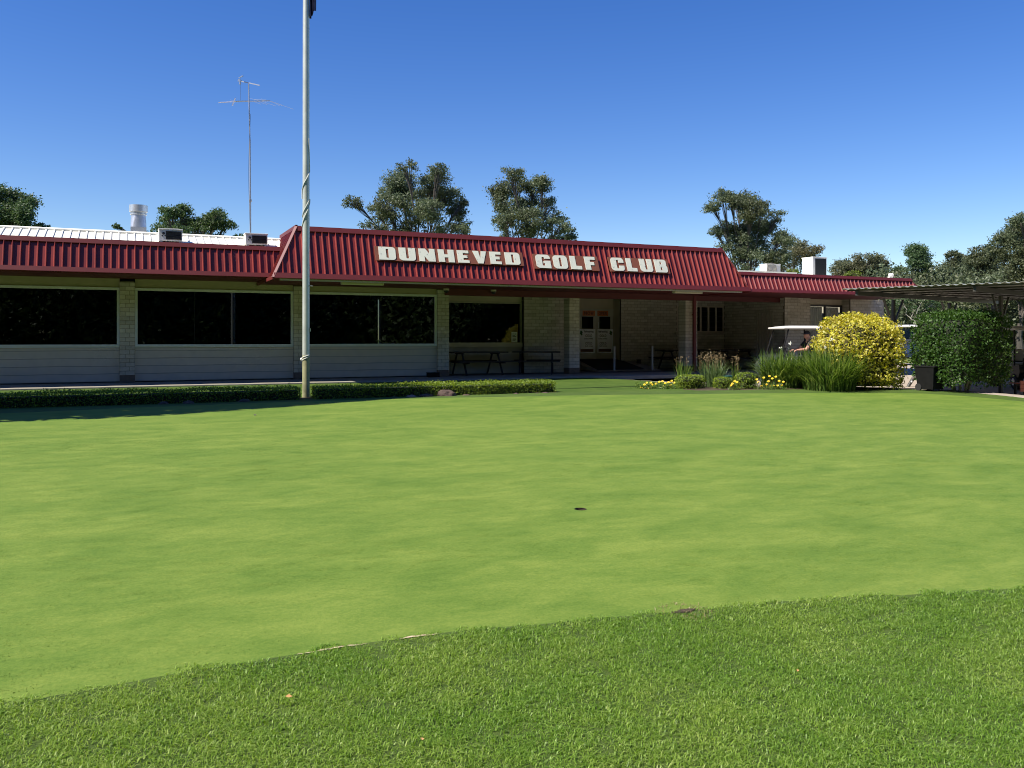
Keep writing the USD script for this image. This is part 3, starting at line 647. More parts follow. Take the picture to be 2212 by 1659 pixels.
# ------------------------------------------------------------------ name boards on the fascia
fn = np.array([0, -(MTZ - MZ), MTY - MY]); fn /= np.linalg.norm(fn)
fu = np.array([0, MTY - MY, MTZ - MZ]); fu /= np.linalg.norm(fu)
FP0 = np.array([0, MY, MZ]) + fn * .045
def letter(ch):
    """heavy slab capitals in a unit square"""
    B = lambda x0, y0, x1, y1: shapely.box(x0, y0, x1, y1)
    R = lambda x0, y0, x1, y1, r: shapely.box(x0 + r, y0 + r, x1 - r, y1 - r).buffer(r, quad_segs=6)
    U = lambda *a: shapely.union_all(a)
    if ch == 'D': return U(R(0, 0, 1, 1, .22), B(0, 0, .6, 1)).difference(R(.43, .16, .58, .84, .05))
    if ch == 'U': return U(R(0, 0, 1, 1, .22), B(0, .4, 1, 1)).difference(U(R(.42, .17, .58, 1.3, .06)))
    if ch == 'N': return U(B(0, 0, .34, 1), B(.66, 0, 1, 1), Polygon([(0, 1), (.42, 1), (1, 0), (.58, 0)]))
    if ch == 'H': return U(B(0, 0, .38, 1), B(.62, 0, 1, 1), B(.2, .38, .8, .62))
    if ch == 'E': return U(B(0, 0, .46, 1), B(0, 0, .92, .22), B(0, .78, .92, 1), B(0, .39, .80, .61))
    if ch == 'V': return Polygon([(0, 1), (.42, 1), (.52, .38), (.62, 1), (1, 1), (.70, 0), (.32, 0)])
    if ch == 'G': return U(R(0, 0, 1, 1, .22)).difference(R(.42, .18, .60, .82, .06)).difference(B(.5, .55, 1.1, .70)).union(B(.52, .36, 1, .52)).union(B(.66, 0, 1, .5))
    if ch == 'O': return R(0, 0, 1, 1, .24).difference(R(.42, .17, .58, .83, .06))
    if ch == 'L': return U(B(0, 0, .46, 1), B(0, 0, .92, .26))
    if ch == 'F': return U(B(0, 0, .46, 1), B(0, .77, .92, 1), B(0, .36, .80, .60))
    if ch == 'C': return R(0, 0, 1, 1, .22).difference(R(.42, .18, .60, .82, .06)).difference(B(.5, .40, 1.1, .62))
    if ch == 'B': return U(R(0, 0, 1, .56, .17), R(0, .46, .96, 1, .17), B(0, 0, .5, 1)).difference(R(.44, .16, .58, .40, .04)).difference(R(.44, .62, .57, .85, .04))
def board(word, tl, tr, bl, br, lab):
    q = [hit_plane(*p, FP0, fn) for p in (tl, tr, bl, br)]
    x0, x1 = (q[0][0] + q[2][0]) / 2, (q[1][0] + q[3][0]) / 2
    s1 = np.mean([np.dot(q[i] - FP0, fu) for i in (0, 1)]); s0 = np.mean([np.dot(q[i] - FP0, fu) for i in (2, 3)])
    o = np.array([x0, FP0[1], FP0[2]]) + fu * s0
    w, h = x1 - x0, s1 - s0
    t = thing('name_board', lab, 'sign', o)
    part(t, 'backing_board', prism(shapely.box(0, 0, w, h), .025, (o, (1, 0, 0), fu, fn)), 'sign_brown')
    n = len(word); mx, gap = .024 * w * (8 / n) ** .5, .175 * w / n
    ws = [{'E': .80, 'V': .90, 'L': .86, 'F': .84}.get(c, 1.) for c in word]; unit = (w - 2 * mx - (n - 1) * gap) / sum(ws); lh = h * .905; at_x = mx
    for i, ch in enumerate(word):
        p = shapely.affinity.scale(letter(ch), ws[i] * unit, lh, origin=(0, 0))
        p = shapely.affinity.translate(p, at_x, h * .05); at_x += ws[i] * unit + gap
        part(t, 'letter', prism(p, .012, (o + fn * .026, (1, 0, 0), fu, fn)), 'letter_cream', label='cream capital ' + ch)
board('DUNHEVED', (805, 531.4), (1125, 547), (814, 566), (1133, 572.5), 'brown board with weathered cream letters reading DUNHEVED on the maroon fascia')
board('GOLF', (1147.7, 548.5), (1287.6, 555.5), (1156, 579.5), (1296.5, 587.5), 'brown board with cream letters reading GOLF on the maroon fascia')
board('CLUB', (1310, 555.5), (1439.6, 561.5), (1319, 586), (1448, 592.3), 'brown board with cream letters reading CLUB on the maroon fascia')

# posters, small signs on and above the door
def text_at(txt, height, o, bold=False, depth=.003, width=None):
    m = meshkit.text_mesh(txt, height, depth, bold); v = np.array(m.vertices); v[:, 0] -= v[:, 0].min()
    if width: v[:, 0] *= width / v[:, 0].max()
    return np.c_[o[0] + v[:, 0], o[1] - v[:, 2], o[2] + v[:, 1]], np.array(m.faces)
def poster(x0, x1, leafside, lab, words, flip):
    z0, z1 = dz0 + .22, dz0 + 1.15; y = Yd + .026
    t = thing('poster', lab, 'poster', ((x0 + x1) / 2, y, z0))
    part(t, 'sheet', box(x0, x1, y - .004, y, z0, z1), 'poster_white')
    w, h = x1 - x0, z1 - z0; Y = y - .0045
    a = x0 + w * (.30 if flip else .06)
    part(t, 'lettering', cat(text_at('Refreshing', h * .075, (a, Y, z0 + h * .86), True, width=w * .58), text_at('COLD', h * .10, (a + w * .08, Y, z0 + h * .67), True, width=w * .42), text_at('COLD', h * .10, (a + w * .08, Y, z0 + h * .36), True, width=w * .42),
         text_at(words[0], h * .05, (a + .0, Y, z0 + h * .58), True, width=w * .56), text_at(words[1], h * .05, (a + .04, Y, z0 + h * .27), True, width=w * .50)), 'poster_ink', kind='stuff')
    part(t, 'price_band', box(x0 + w * .06, x1 - w * .12, Y - .002, Y, z0 + h * .05, z0 + h * .17), 'poster_brown')
    lx = x0 + w * (.10 if flip else .84)
    part(t, 'leaf_picture', prism(shapely.union_all([Point(lx + dx * w, z0 + h * zz).buffer(w * .055) for dx, zz in ((0, .90), (.05, .86), (-.02, .83), (.03, .78))]), .002, ((0, Y, 0), (1, 0, 0), (0, 0, 1), (0, -1, 0))), 'poster_leaf')
poster(dx0 + .045, dm - .05, 0, 'white COLD drinks poster on the left door leaf beside the brick pillar', ('Iced Drinks', 'Soft Drinks'), True)
poster(dm + .05, dx1 - .045, 1, 'white COLD drinks poster on the right door leaf', ('Iced Drinks', 'Soft Drinks'), False)
for txt, a, b, lab in (('NOW', dx0 + .17, dm - .07, 'orange strip sign reading NOW above the left door leaf'), ('OPEN', dm + .03, dx1 - .28, 'orange strip sign reading OPEN above the right door leaf')):
    y = Yd + .005; z0 = dz1 - .24
    t = thing('strip_sign', lab, 'sign', ((a + b) / 2, y, z0))
    part(t, 'plate', box(a, b, y - .004, y, z0, z0 + .2), 'sign_orange')
    k = ((b - a) - .12) / len(txt)
    for i, ch in enumerate(txt): part(t, 'letter', text_at(ch, .115, (a + .06 + k * (i + .08), y - .0045, z0 + .042), True, width=k * .84), 'sign_ink')
nx = xY(1112, Yv)
t = thing('paper_notice', 'white paper notice taped in the corner of the verandah window', 'notice', (nx, Yv + .045, zb_))
part(t, 'sheet', box(nx - .11, nx + .11, Yv + .043, Yv + .047, zb_ + .01, zb_ + .36), 'poster_white')
part(t, 'print', cat(*[box(nx - .07, nx + .07 * f, Yv + .041, Yv + .0425, zb_ + z, zb_ + z + .02) for z, f in ((.06, .6), (.10, 1), (.14, .8), (.19, 1), (.23, .4), (.28, .9))]), 'poster_ink')

# ------------------------------------------------------------------ fittings
for p, lab in (((737, 828), 'fluorescent batten light under the left of the centre eave'), ((1455, 1515), 'fluorescent batten light under the eave above the red downpipe pillar')):
    x0, x1 = xY(p[0], 22.75), xY(p[1], 22.75)
    t = thing('batten_light', lab, 'light', ((x0 + x1) / 2, 22.75, MZ - .01))
    part(t, 'diffuser', rbox(x0, x1, 22.66, 22.84, MZ - .105, MZ - .03, .02), 'light_batten')
    part(t, 'base_tray', box(x0 + .02, x1 - .02, 22.69, 22.81, MZ - .029, MZ - .006), 'board_white')
for px, lab in ((964, 'security camera dome under the soffit above the verandah corner pillar'), (1066, 'security camera dome under the soffit above the verandah window')):
    x = xY(px, 25.0)
    t = thing('camera_dome', lab, 'security camera', (x, 25.0, 2.71))
    part(t, 'mount', cyl((x, 25.0, 2.66), (x, 25.0, 2.714), .09, 20), 'board_white')
    s = trimesh.creation.icosphere(2, .075); s.apply_translation((x, 25.0, 2.655)); part(t, 'dome', s, 'cart_black', smooth=True)
for px, lab in ((1327, 'pale steel post standing right of the door mat'), (1409, 'pale steel post between the ramp and the picnic table')):
    p = onY(px, 26.6); t = thing('steel_post', lab, 'post', (p[0], 26.6, -.008), group=None)
    part(t, 'shaft', cyl((p[0], 26.6, -.01), (p[0], 26.6, .86), .035, 14), 'rail_white', smooth=40)
    part(t, 'cap', cyl((p[0], 26.6, .86), (p[0], 26.6, .885), .041, 14), 'rail_white')
    part(t, 'foot_plate', rbox(p[0] - .08, p[0] + .08, 26.52, 26.68, -.01, .006, .004), 'galvanised')
p = onY(1380, 27.9)
t = thing('ash_bin', 'small dark ash bin standing against the brick wall right of the door', 'bin', (p[0], 27.9, 0))
part(t, 'body', cyl((p[0], 27.9, 0), (p[0], 27.9, .34), .09, 16), 'timber_dark', smooth=40); part(t, 'top', cyl((p[0], 27.9, .342), (p[0], 27.9, .37), .1, 16), 'black_plastic')
p = onY(936, 24.95)
t = thing('bait_box', 'low black plastic box on the path by the verandah corner', 'box', (p[0], 24.95, 0))
part(t, 'body', rbox(p[0] - .18, p[0] + .18, 24.85, 25.08, -.012, .10, .015), 'black_plastic'); part(t, 'lid', rbox(p[0] - .19, p[0] + .19, 24.84, 25.09, .102, .13, .012), 'black_plastic')

def picnic_table(x, y, z, ang, lab, L=1.9):
    t = thing('picnic_table', lab, 'picnic table', (x, y, z))
    R = trimesh.transformations.rotation_matrix(ang, (0, 0, 1))[:3, :3]
    def pl(m): v, f = va(m); return v @ R.T + [x, y, z], f
    for i in range(5): part(t, 'top_slat', pl(rbox(-L / 2, L / 2, -.37 + i * .15, -.37 + i * .15 + .14, .71, .75, .006)), 'timber_dark')
    for s in (-1, 1):
        for i in range(2): part(t, 'seat_slat', pl(rbox(-L / 2, L / 2, s * .68 - .14 + i * .145, s * .68 - .14 + i * .145 + .135, .42, .455, .006)), 'timber_dark')
    for q in (-1, 1):
        xx = q * L * .33
        part(t, 'frame', pl(cat(*[bar((xx, s * .22, .70), (xx, s * .62, 0.0), .045) for s in (-1, 1)], bar((xx, -.8, .40), (xx, .8, .40), .04), bar((xx, -.36, .69), (xx, .36, .69), .04))), 'cart_black')
p = onY(1030, 25.75); picnic_table(p[0] + .1, 25.95, -.008, 0.02, 'dark picnic table under the verandah window, nearest the corner pillar')
p = onY(1118, 25.95); picnic_table(p[0] + .6, 25.75, -.008, -.5, 'dark picnic table in front of the brick wall left of the free standing pillar', 1.6)
p = onY(1470, 27.4); picnic_table(p[0], 27.35, -.008, 0.0, 'dark picnic table under the barred window, left of the red downpipe')
p = onY(1575, 26.9); picnic_table(p[0], 26.7, -.008, 0.15, 'dark picnic table on the verandah right of the red downpipe')

# roof plant
def ac_box(x, y, z, w, d, h, lab, grille=(.40, .97), holes=True, fan=False):
    t = thing('air_conditioner', lab, 'air conditioner', (x, y, z))
    part(t, 'casing', rbox(x - w / 2, x + w / 2, y, y + d, z, z + h, .012), 'ac_white')
    part(t, 'lid', rbox(x - w / 2 - .012, x + w / 2 + .012, y - .012, y + d + .012, z + h - .02, z + h + .015, .008), 'ac_white')
    if grille:
        g0, g1 = x - w / 2 + grille[0] * w, x - w / 2 + grille[1] * w
        g = part(t, 'grille', box(g0, g1, y - .010, y - .001, z + .04, z + h - .05), 'ac_grille')
        part(g, 'fins', cat(*[box(g0 + .01, g1 - .01, y - .016, y - .0105, zz, zz + .006) for zz in np.arange(z + .06, z + h - .06, .035)]), 'frame_dark')
    if holes:
        part(t, 'cable_entry', cat(*[cyl((x - w / 2 + .2 * w + dx, y - .006, z + h * zz), (x - w / 2 + .2 * w + dx, y + .01, z + h * zz), r, 12) for dx, zz, r in ((0, .62, .035), (-.03, .42, .018), (.04, .42, .018))]), 'cable_dark')
    if fan:
        fx = x - w / 2 + .36 * w
        c = part(t, 'fan_guard', cat(*[tube(np.c_[fx + r * np.cos(q), np.full(25, y - .012), z + h * .5 + r * np.sin(q)], .006, 5) for r in (.06, .12, .18, .22) for q in [np.linspace(0, 2 * np.pi, 25)]]), 'gutter_cream')
        part(t, 'fan_opening', cyl((fx, y - .006, z + h * .5), (fx, y + .004, z + h * .5), .225, 24), 'seat_vinyl')
    part(t, 'mount', cat(box(x - w / 2 + .03, x - w / 2 + .09, y, y + d, z - .14, z - .002), box(x + w / 2 - .09, x + w / 2 - .03, y, y + d, z - .14, z - .002)), 'galvanised')
def roofbox(pxa, pxb, pyt, Y, z, d, lab, **k):
    x0, x1 = xY(pxa, Y), xY(pxb, Y); zt = zY((pxa + pxb) / 2, pyt, Y); ac_box((x0 + x1) / 2, Y, z, x1 - x0, d, zt - z, lab, **k)
roofbox(343, 394, 495, 24.25, 3.74, .34, 'air conditioner with black grille on the white roof, beside the silver flue', grille=(.30, .96))
roofbox(530, 578, 505, 24.25, 3.74, .34, 'air conditioner with black grille on the white roof, beside the centre hip', grille=(.30, .96))
roofbox(1656, 1686, 571, 23.6, 3.42, .36, 'small white split air conditioner with round fan on the right wing roof', grille=None, holes=False, fan=True)
roofbox(1756, 1786, 556, 23.6, 3.42, .55, 'tall white air conditioner with black grille on the right wing roof', grille=(.16, .93), holes=False)
fx, fy = xY(299, 27.0), 27.0
s = lambda py: zY(299, py, 27.0)
t = thing('roof_flue', 'silver galvanised exhaust flue standing on the white roof', 'flue', (fx, fy, 3.9))
ft = FPX / 27 * 1.09
part(t, 'square_base', trimesh.creation.box(bounds=[[fx - .21, fy - .21, 3.9], [fx + .21, fy + .21, s(492)]]), 'galvanised')
z0, z1, z2 = s(492), s(476), s(465)
a = np.arange(16) * 2 * np.pi / 16 + np.pi / 16
def sq(r, a):
    m = np.maximum(np.abs(np.cos(a)), np.abs(np.sin(a))); return r / m
v = np.vstack([np.c_[fx + sq(.21, a) * np.cos(a), fy + sq(.21, a) * np.sin(a), np.full(16, z0)], np.c_[fx + .20 * np.cos(a), fy + .20 * np.sin(a), np.full(16, z2)], np.c_[fx + .20 * np.cos(a), fy + .20 * np.sin(a), np.full(16, s(461))]])
k = np.arange(16); k2 = (k + 1) % 16
part(t, 'transition', (v, np.vstack([np.c_[k + o, k2 + o, k2 + o + 16, k + o + 16] for o in (0, 16)])), 'galvanised', smooth=25)
part(t, 'neck_ring', cat(cyl((fx, fy, s(464.5)), (fx, fy, s(462.5)), .225, 28), cyl((fx, fy, s(461)), (fx, fy, s(459.3)), .215, 28)), 'galvanised', smooth=40)
part(t, 'cowl', tube([(fx, fy, s(y)) for y in (459.8, 458, 449, 444, 443.9)], [.19, .248, .248, .248, .235], 28), 'galvanised', smooth=40)
vx = xY(1922, 23.3)
t = thing('roof_vent', 'white curved vent pipe at the far end of the right wing roof', 'vent', (vx, 23.3, 3.37))
part(t, 'pipe', tube([(vx - .05, 23.3, 3.3), (vx - .03, 23.3, 3.46), (vx + .02, 23.3, 3.53), (vx + .10, 23.3, 3.52)], [.05, .055, .085, .095], 14), 'ac_white', smooth=60)
part(t, 'flange', cyl((vx - .05, 23.3, 3.34), (vx - .05, 23.3, 3.362), .1, 16), 'ac_white')

# television antenna on its mast
AY = 27.2
ax = xY(541, AY)
t = thing('roof_antenna', 'tall thin television antenna mast with two aerials above the left roof', 'antenna', (ax, AY, 4.0))
A = lambda px, py, dy=0.: onY(px, AY + dy, py)
part(t, 'mast', cat(cyl(A(541, 508), A(540, 300), .024, 10), cyl(A(540, 302, -.01), A(537, 181, -.01), .018, 10), cyl(A(541, 436), A(541, 431), .045, 10)), 'antenna_metal', smooth=40)
part(t, 'cable', tube([A(541 - 3.5 * math.sin(q * math.pi), 505 - 259 * q, -.05) for q in np.linspace(0, 1, 12)], .006, 5), 'cable_dark')
al = part(t, 'lower_aerial', cat(bar(A(505, 219.5, -.1), A(583, 217.5, .25), .026)), 'antenna_pale', label='long pale boom with many thin rods')
part(al, 'director_boom', cat(bar(A(472, 222, -.3), A(508, 219.5, -.1), .014), *[bar(A(p, 222 - (p - 472) * .07, -.36), A(p + .2, 221 - (p - 472) * .07, -.2), .012) for p in np.arange(474, 508, 2.4)]), 'antenna_pale')
def rod(a, b, w=.0075):
    part(al, 'rod', bar(A(*a), A(*b), w), 'antenna_metal')
for a, b in (((497, 215.5, .5), (509, 219, -.1)), ((536, 211.5, .6), (563, 218.3, .1)), ((563, 218.3, .1), (596, 229, -.7)), ((549, 214.5, .6), (582, 217.6, .25)), ((582, 217.6, .25), (605, 229, -.7)), ((564, 213.5, .8), (584, 218, .25)), ((584, 218, .25), (634, 236, -1.0)), ((538, 216, .4), (512, 218, -.1)), ((556, 219, .1), (578, 226, -.5)), ((547, 219, 0), (563, 225, -.4)), ((584, 218, .25), (610, 228, -.5))):
    rod(a, b)
part(al, 'reflector', cat(*[bar(A(504 + i * .9, 219.5 - i * 2.4, -.25), A(507 + i * .9, 219.0 - i * 2.4, 0), .012) for i in (-3.5, -2.7, -1.9, -1.1, 1.1, 1.9, 2.7)], bar(A(502, 228, -.1), A(508, 211, -.1), .010)), 'antenna_pale')
ua = part(t, 'upper_aerial', bar(A(519, 175, .2), A(561, 184.5, -.2), .028), 'antenna_metal', label='short upper boom with a feed head')
part(ua, 'feed_head', cat(*[bar(A(515 + dx, 172 + dz, .1), A(519 + dx, 171 + dz, .0), .022) for dx, dz in ((0, 0), (1, -4), (4.5, -6), (-1, 3), (3, 3), (6, -7))], cyl(A(519, 174), A(518.5, 182), .028, 8)), 'antenna_metal')
part(ua, 'drop_wire', tube([A(519, 182), A(519.5, 200), A(519, 216)], .0045, 5), 'cable_dark')

# flagpole, rope and flag
fp = gF(661, 18.35)
t = thing('flagpole', 'tall grey steel flagpole with a rope wound round it, in a gap of the hedge', 'flagpole', fp)
X, Y, Z = fp
part(t, 'shaft', tube([(X, Y, Z + .9), (X + .002, Y, 4), (X + .004, Y, 8), (X + .006, Y, 11)], [.077, .074, .070, .06], 24), 'pole_steel', smooth=60)
part(t, 'foot', tube([(X, Y, Z - .2), (X, Y, Z + .45), (X, Y, Z + .9)], [.08, .079, .0775], 24), 'pole_foot', smooth=60, label='stained lower end of the pole')
part(t, 'finial', trimesh.creation.uv_sphere(.1).apply_translation((X + .006, Y, 11.06)), 'pole_steel', smooth=True)
qz = lambda py: 1.174 + (HY - py) / FPX * 18.35
back = (EYE - fp); th0 = math.atan2(back[1], back[0])
def wind(py0, py1, a0, a1, n=20, r=.082, w=.010):
    q = np.linspace(0, 1, n); a = th0 + a0 + (a1 - a0) * q
    return tube(np.c_[X + r * np.cos(a), Y + r * np.sin(a), qz(py0) + (qz(py1) - qz(py0)) * q], w, 6)
rp = part(t, 'rope', cat(wind(300, 372, .9, 1.2), wind(372, 410, 1.1, -1.3), wind(410, 430, -1.3, -1.7), wind(430, 490, 1.7, -1.4), wind(433, 470, .9, -1.4, w=.008), wind(300, 330, .85, .95)), 'rope', smooth=60)
part(rp, 'knot', cat(wind(774, 766, -1.7, 1.1, w=.012), wind(780, 770, -1.6, .9, w=.011), trimesh.creation.icosphere(1, .035).apply_translation((X + .09 * math.cos(th0 - 1.6), Y + .09 * math.sin(th0 - 1.6), qz(776)))), 'rope', smooth=60)
part(t, 'cleat', cat(bar((X + .09 * math.cos(th0 + 1.3), Y + .09 * math.sin(th0 + 1.3), qz(709)), (X + .09 * math.cos(th0 + 1.3), Y + .09 * math.sin(th0 + 1.3), qz(716)), .03), bar((X + .07 * math.cos(th0 + .9), Y + .07 * math.sin(th0 + .9), qz(617)), (X + .15 * math.cos(th0 + 1.2), Y + .15 * math.sin(th0 + 1.2), qz(618)), .014)), 'galvanised')
# the flag hangs limp: folded sheet
nu, nv = 22, 16
u, v_ = np.meshgrid(np.linspace(0, 1, nu), np.linspace(0, 1, nv), indexing='ij')
zb = qz(40) + (1 - v_) * 0
drop = 2.6
Rx = .075 + .12 * u + .02 * np.sin(u * 14)
pos = np.stack([X + RV[0] * Rx + FV[0] * .05 * np.sin(u * 19 + v_ * 2), Y + RV[1] * Rx + FV[1] * .05 * np.sin(u * 19 + v_ * 2), qz(40) + .16 * (np.abs(u - .0) ** 1.0) * 1.0 + drop * v_ * (1 - .12 * u)], -1)
idx = np.arange(nu * nv).reshape(nu, nv)
qd = np.stack([idx[:-1, :-1], idx[1:, :-1], idx[1:, 1:], idx[:-1, 1:]], -1).reshape(-1, 4)
fl = single('flag', (pos.reshape(-1, 3), qd), 'flag_navy', 'limp navy blue flag hanging high on the flagpole', 'flag', smooth=True)

# ------------------------------------------------------------------ hedges, rocks
def leafy_box(t, x0, x1, y0, y1, zf, h, dens, size, mat, seed, inner='inner_dark', ends=True, wave=.03):
    r = np.random.default_rng(seed); L, D = x1 - x0, y1 - y0
    def surf(n, kind):
        if kind == 'top': p = np.c_[r.uniform(x0, x1, n), r.uniform(y0, y1, n), np.full(n, h)]; N = np.tile([0, 0, 1.], (n, 1))
        elif kind in ('front', 'back'): p = np.c_[r.uniform(x0, x1, n), np.full(n, y0 if kind == 'front' else y1), r.uniform(.0, h, n)]; N = np.tile([0, -1. if kind == 'front' else 1., 0], (n, 1))
        else: p = np.c_[np.full(n, x0 if kind == 'left' else x1), r.uniform(y0, y1, n), r.uniform(0, h, n)]; N = np.tile([-1. if kind == 'left' else 1., 0, 0], (n, 1))
        return p, N
    P, N = [], []
    for kd, area in (('top', L * D), ('front', L * h), ('back', L * h * .6), ('left', D * h), ('right', D * h)):
        p, q = surf(int(area * dens), kd); P.append(p); N.append(q)
    P, N = np.vstack(P), np.vstack(N)
    wv = (meshkit.fbm(np.c_[P[:, 0] * 3, P[:, 1] * 3, P[:, 2] * 3], 3, seed) - .5) * 2 * wave * 1.6
    P = P + N * (wv + r.normal(0, .018, len(P)) - .02)[:, None] + np.array([0, 0, 1]) * (N[:, 2:] * np.abs(r.normal(0, .02, len(P)))[:, None])
    P[:, 2] += zf(P[:, 0], P[:, 1])
    part(t, 'foliage', leaves(P, size, N, .35, 1.7, r), mat)
    z0 = float(zf(np.array([(x0 + x1) / 2]), np.array([(y0 + y1) / 2]))[0])
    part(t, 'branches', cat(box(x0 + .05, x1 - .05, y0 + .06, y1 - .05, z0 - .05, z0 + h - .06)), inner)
def hedge(pxa, pxb, lab, seed, h=.245):
    xa, xb = xY(pxa, 18.1), xY(pxb, 18.1)
    t = thing('low_hedge', lab, 'hedge', ((xa + xb) / 2, 18.1, gz((xa + xb) / 2, 18.1)))
    leafy_box(t, xa, xb, 17.9, 18.42, zg, h, 2300, .036, 'leaf_box_hedge', seed)
hedge(-190, 646, 'long low clipped hedge lying in shadow left of the flagpole', 11)
hedge(676, 1193, 'long low clipped hedge lit on its top, right of the flagpole', 12)
def rock(name, p, sx, sy, sz, mat, lab, grp, seed):
    m = trimesh.creation.icosphere(3, 1.0); v = np.array(m.vertices)
    n = meshkit.fbm(v * 1.6 + seed * 7, 4, seed) - .5
    v = v * (1 + n[:, None] * .75); v[:, 2] = np.where(v[:, 2] < -.3, -.3, v[:, 2])
    v = v * [sx, sy, sz] + p
    single(name, (v, np.array(m.faces)), mat, lab, 'rock', grp, smooth=50)
for i, (px, py, w, h, mat, lab) in enumerate([(889, 852, 14, 6, 'stone_pale', 'small pinkish rock at the foot of the lit hedge, leftmost there'), (919, 851, 20, 8, 'stone_brown', 'flat brown rock at the foot of the lit hedge'), (966, 850, 24, 15, 'stone_brown', 'largest brown rock at the foot of the lit hedge'),
        (1008, 849, 11, 5, 'stone_brown', 'small brown rock just right of the largest one'), (1115, 849, 8, 4, 'stone_brown', 'tiny brown rock at the middle of the lit hedge foot'), (1178, 848, 9, 4, 'stone_brown', 'tiny brown rock near the right end of the lit hedge'), (851, 854, 9, 4, 'stone_brown', 'tiny brown rock near the left end of the lit hedge'), (1160, 848.5, 7, 3, 'stone_brown', 'smallest brown stone near the right end of the lit hedge'),
        (354, 868, 13, 9, 'stone_brown', 'shaded rock at the foot of the dark hedge, leftmost of three'), (408, 867, 14, 9, 'stone_brown', 'shaded rock at the foot of the dark hedge, middle of three'), (527, 865, 13, 8, 'stone_brown', 'shaded rock at the foot of the dark hedge, rightmost of three')]):
    X_ = xY(px, 17.80); k = FPX / (X_ * FV[0] + 17.8 * FV[1])
    rock('edging_rock', (X_, 17.80, gz(X_, 17.80) - .02), w / k * .9, w / k * .6, h / k * .95, mat, lab, None, i)

# ------------------------------------------------------------------ the flower bed and shrubs
def strap_clump(name, lab, cat_, c, n, h, spread, mat, w=.016, droop=.5, seed=1, seeds=0, flowers=0, rad=None, up=.75, elong=(1, 1)):
    r = np.random.default_rng(seed)
    t = thing(name, lab, cat_, c)
    K = 6; V, Fs = [], []
    a = r.uniform(0, 2 * np.pi, n); rr = np.sqrt(r.uniform(0, 1, n)) * (rad or spread * .45)
    L = h * (.45 + .75 * r.random(n) ** .8); lean = r.uniform(.05, 1.25, n) ** 1.2 * spread
    ox, oy = rr * np.cos(a) * elong[0], rr * np.sin(a) * elong[1]
    a2 = a + r.normal(0, .5, n)
    dx, dy = np.cos(a2), np.sin(a2)
    s = np.linspace(0, 1, K)
    x = c[0] + ox[:, None] + dx[:, None] * lean[:, None] * s ** 1.8
    y = c[1] + oy[:, None] + dy[:, None] * lean[:, None] * s ** 1.8
    gzv = zg(c[0] + ox, c[1] + oy)
    z = gzv[:, None] + L[:, None] * (s - droop * (lean / max(spread, .01))[:, None] * s ** 3 * .55)
    p = np.stack([x, y, z], -1)
    tw = a2 + np.pi / 2 + r.normal(0, .4, n)
    sd = np.stack([np.cos(tw), np.sin(tw), 0 * tw], -1)[:, None] * (w * r.uniform(.6, 1.2, n)[:, None] * np.array([.8, 1, 1, .8, .55, .08]))[..., None] / 2
    v = np.stack([p - sd, p + sd], 2).reshape(n, K * 2, 3)
    k = np.arange(K - 1) * 2
    f = np.concatenate([np.c_[k, k + 1, k + 3], np.c_[k, k + 3, k + 2]])
    part(t, 'foliage', (v.reshape(-1, 3), (np.arange(n)[:, None, None] * K * 2 + f[None]).reshape(-1, 3)), mat)
    tips = p[np.argsort(-z[:, -1])[:max(seeds, 1) * 2]][:, -1]
    if seeds:
        P, st = [], []
        for q in tips[:seeds]:
            q = q + [0, 0, h * .06]
            k = 14; P.append(q + r.normal(0, 1, (k, 3)) * [.028, .028, .07] - [0, 0, .04]); st.append(tube([q - [0, 0, .35], q], [.004, .002], 4))
        part(t, 'seed_heads', cat(leaves(np.vstack(P), .045, None, 0, 2.4, r), *st), 'leaf_seed', kind='stuff')
    for i in range(flowers):
        q = tips[r.integers(len(tips))] + r.normal(0, .06, 3) + [0, 0, -.05]
        part(t, 'flower', leaves(q + r.normal(0, .02, (12, 3)), .04, None, 0, 1.5, r), 'petal_white')
    return t
def bedp(px, F): return gF(px, F * 1.065)
strap_clump('strappy_plant', 'small clump of upright green blades, leftmost in the flower bed', 'plant', bedp(1474, 20.9), 130, .62, .22, 'leaf_strap', .020, .25, 21, 5, 0, .17)
strap_clump('strappy_plant', 'feathery green clump with brown seed heads in front of the downpipe pillar', 'plant', bedp(1541, 21.0), 330, .70, .30, 'leaf_fine', .015, .3, 22, 24, 0, .30)
strap_clump('strappy_plant', 'thin narrow tuft just right of the seed head clump', 'plant', bedp(1589, 21.3), 60, .62, .14, 'leaf_strap', .012, .2, 23, 5, 0, .07)
strap_clump('strappy_plant', 'sparse low blades behind the box shrubs', 'plant', bedp(1618, 21.8), 60, .42, .25, 'leaf_strap', .012, .3, 24, 0, 0, .2)
strap_clump('strappy_plant', 'broad mound of arching green blades in front of the golf cart', 'plant', bedp(1690, 20.9), 950, .92, .58, 'leaf_strap', .027, .55, 25, 0, 2, .52)
strap_clump('strappy_plant', 'large mound of arching green blades against the yellow shrub', 'plant', bedp(1790, 20.15), 1250, 1.04, .66, 'leaf_strap', .027, .55, 26, 6, 4, .62)
strap_clump('blue_grass', 'hazy grey blue fine grass behind the arching green mounds', 'plant', bedp(1668, 22.2), 500, .92, .30, 'leaf_grey', .006, .3, 27, 0, 0, .35)
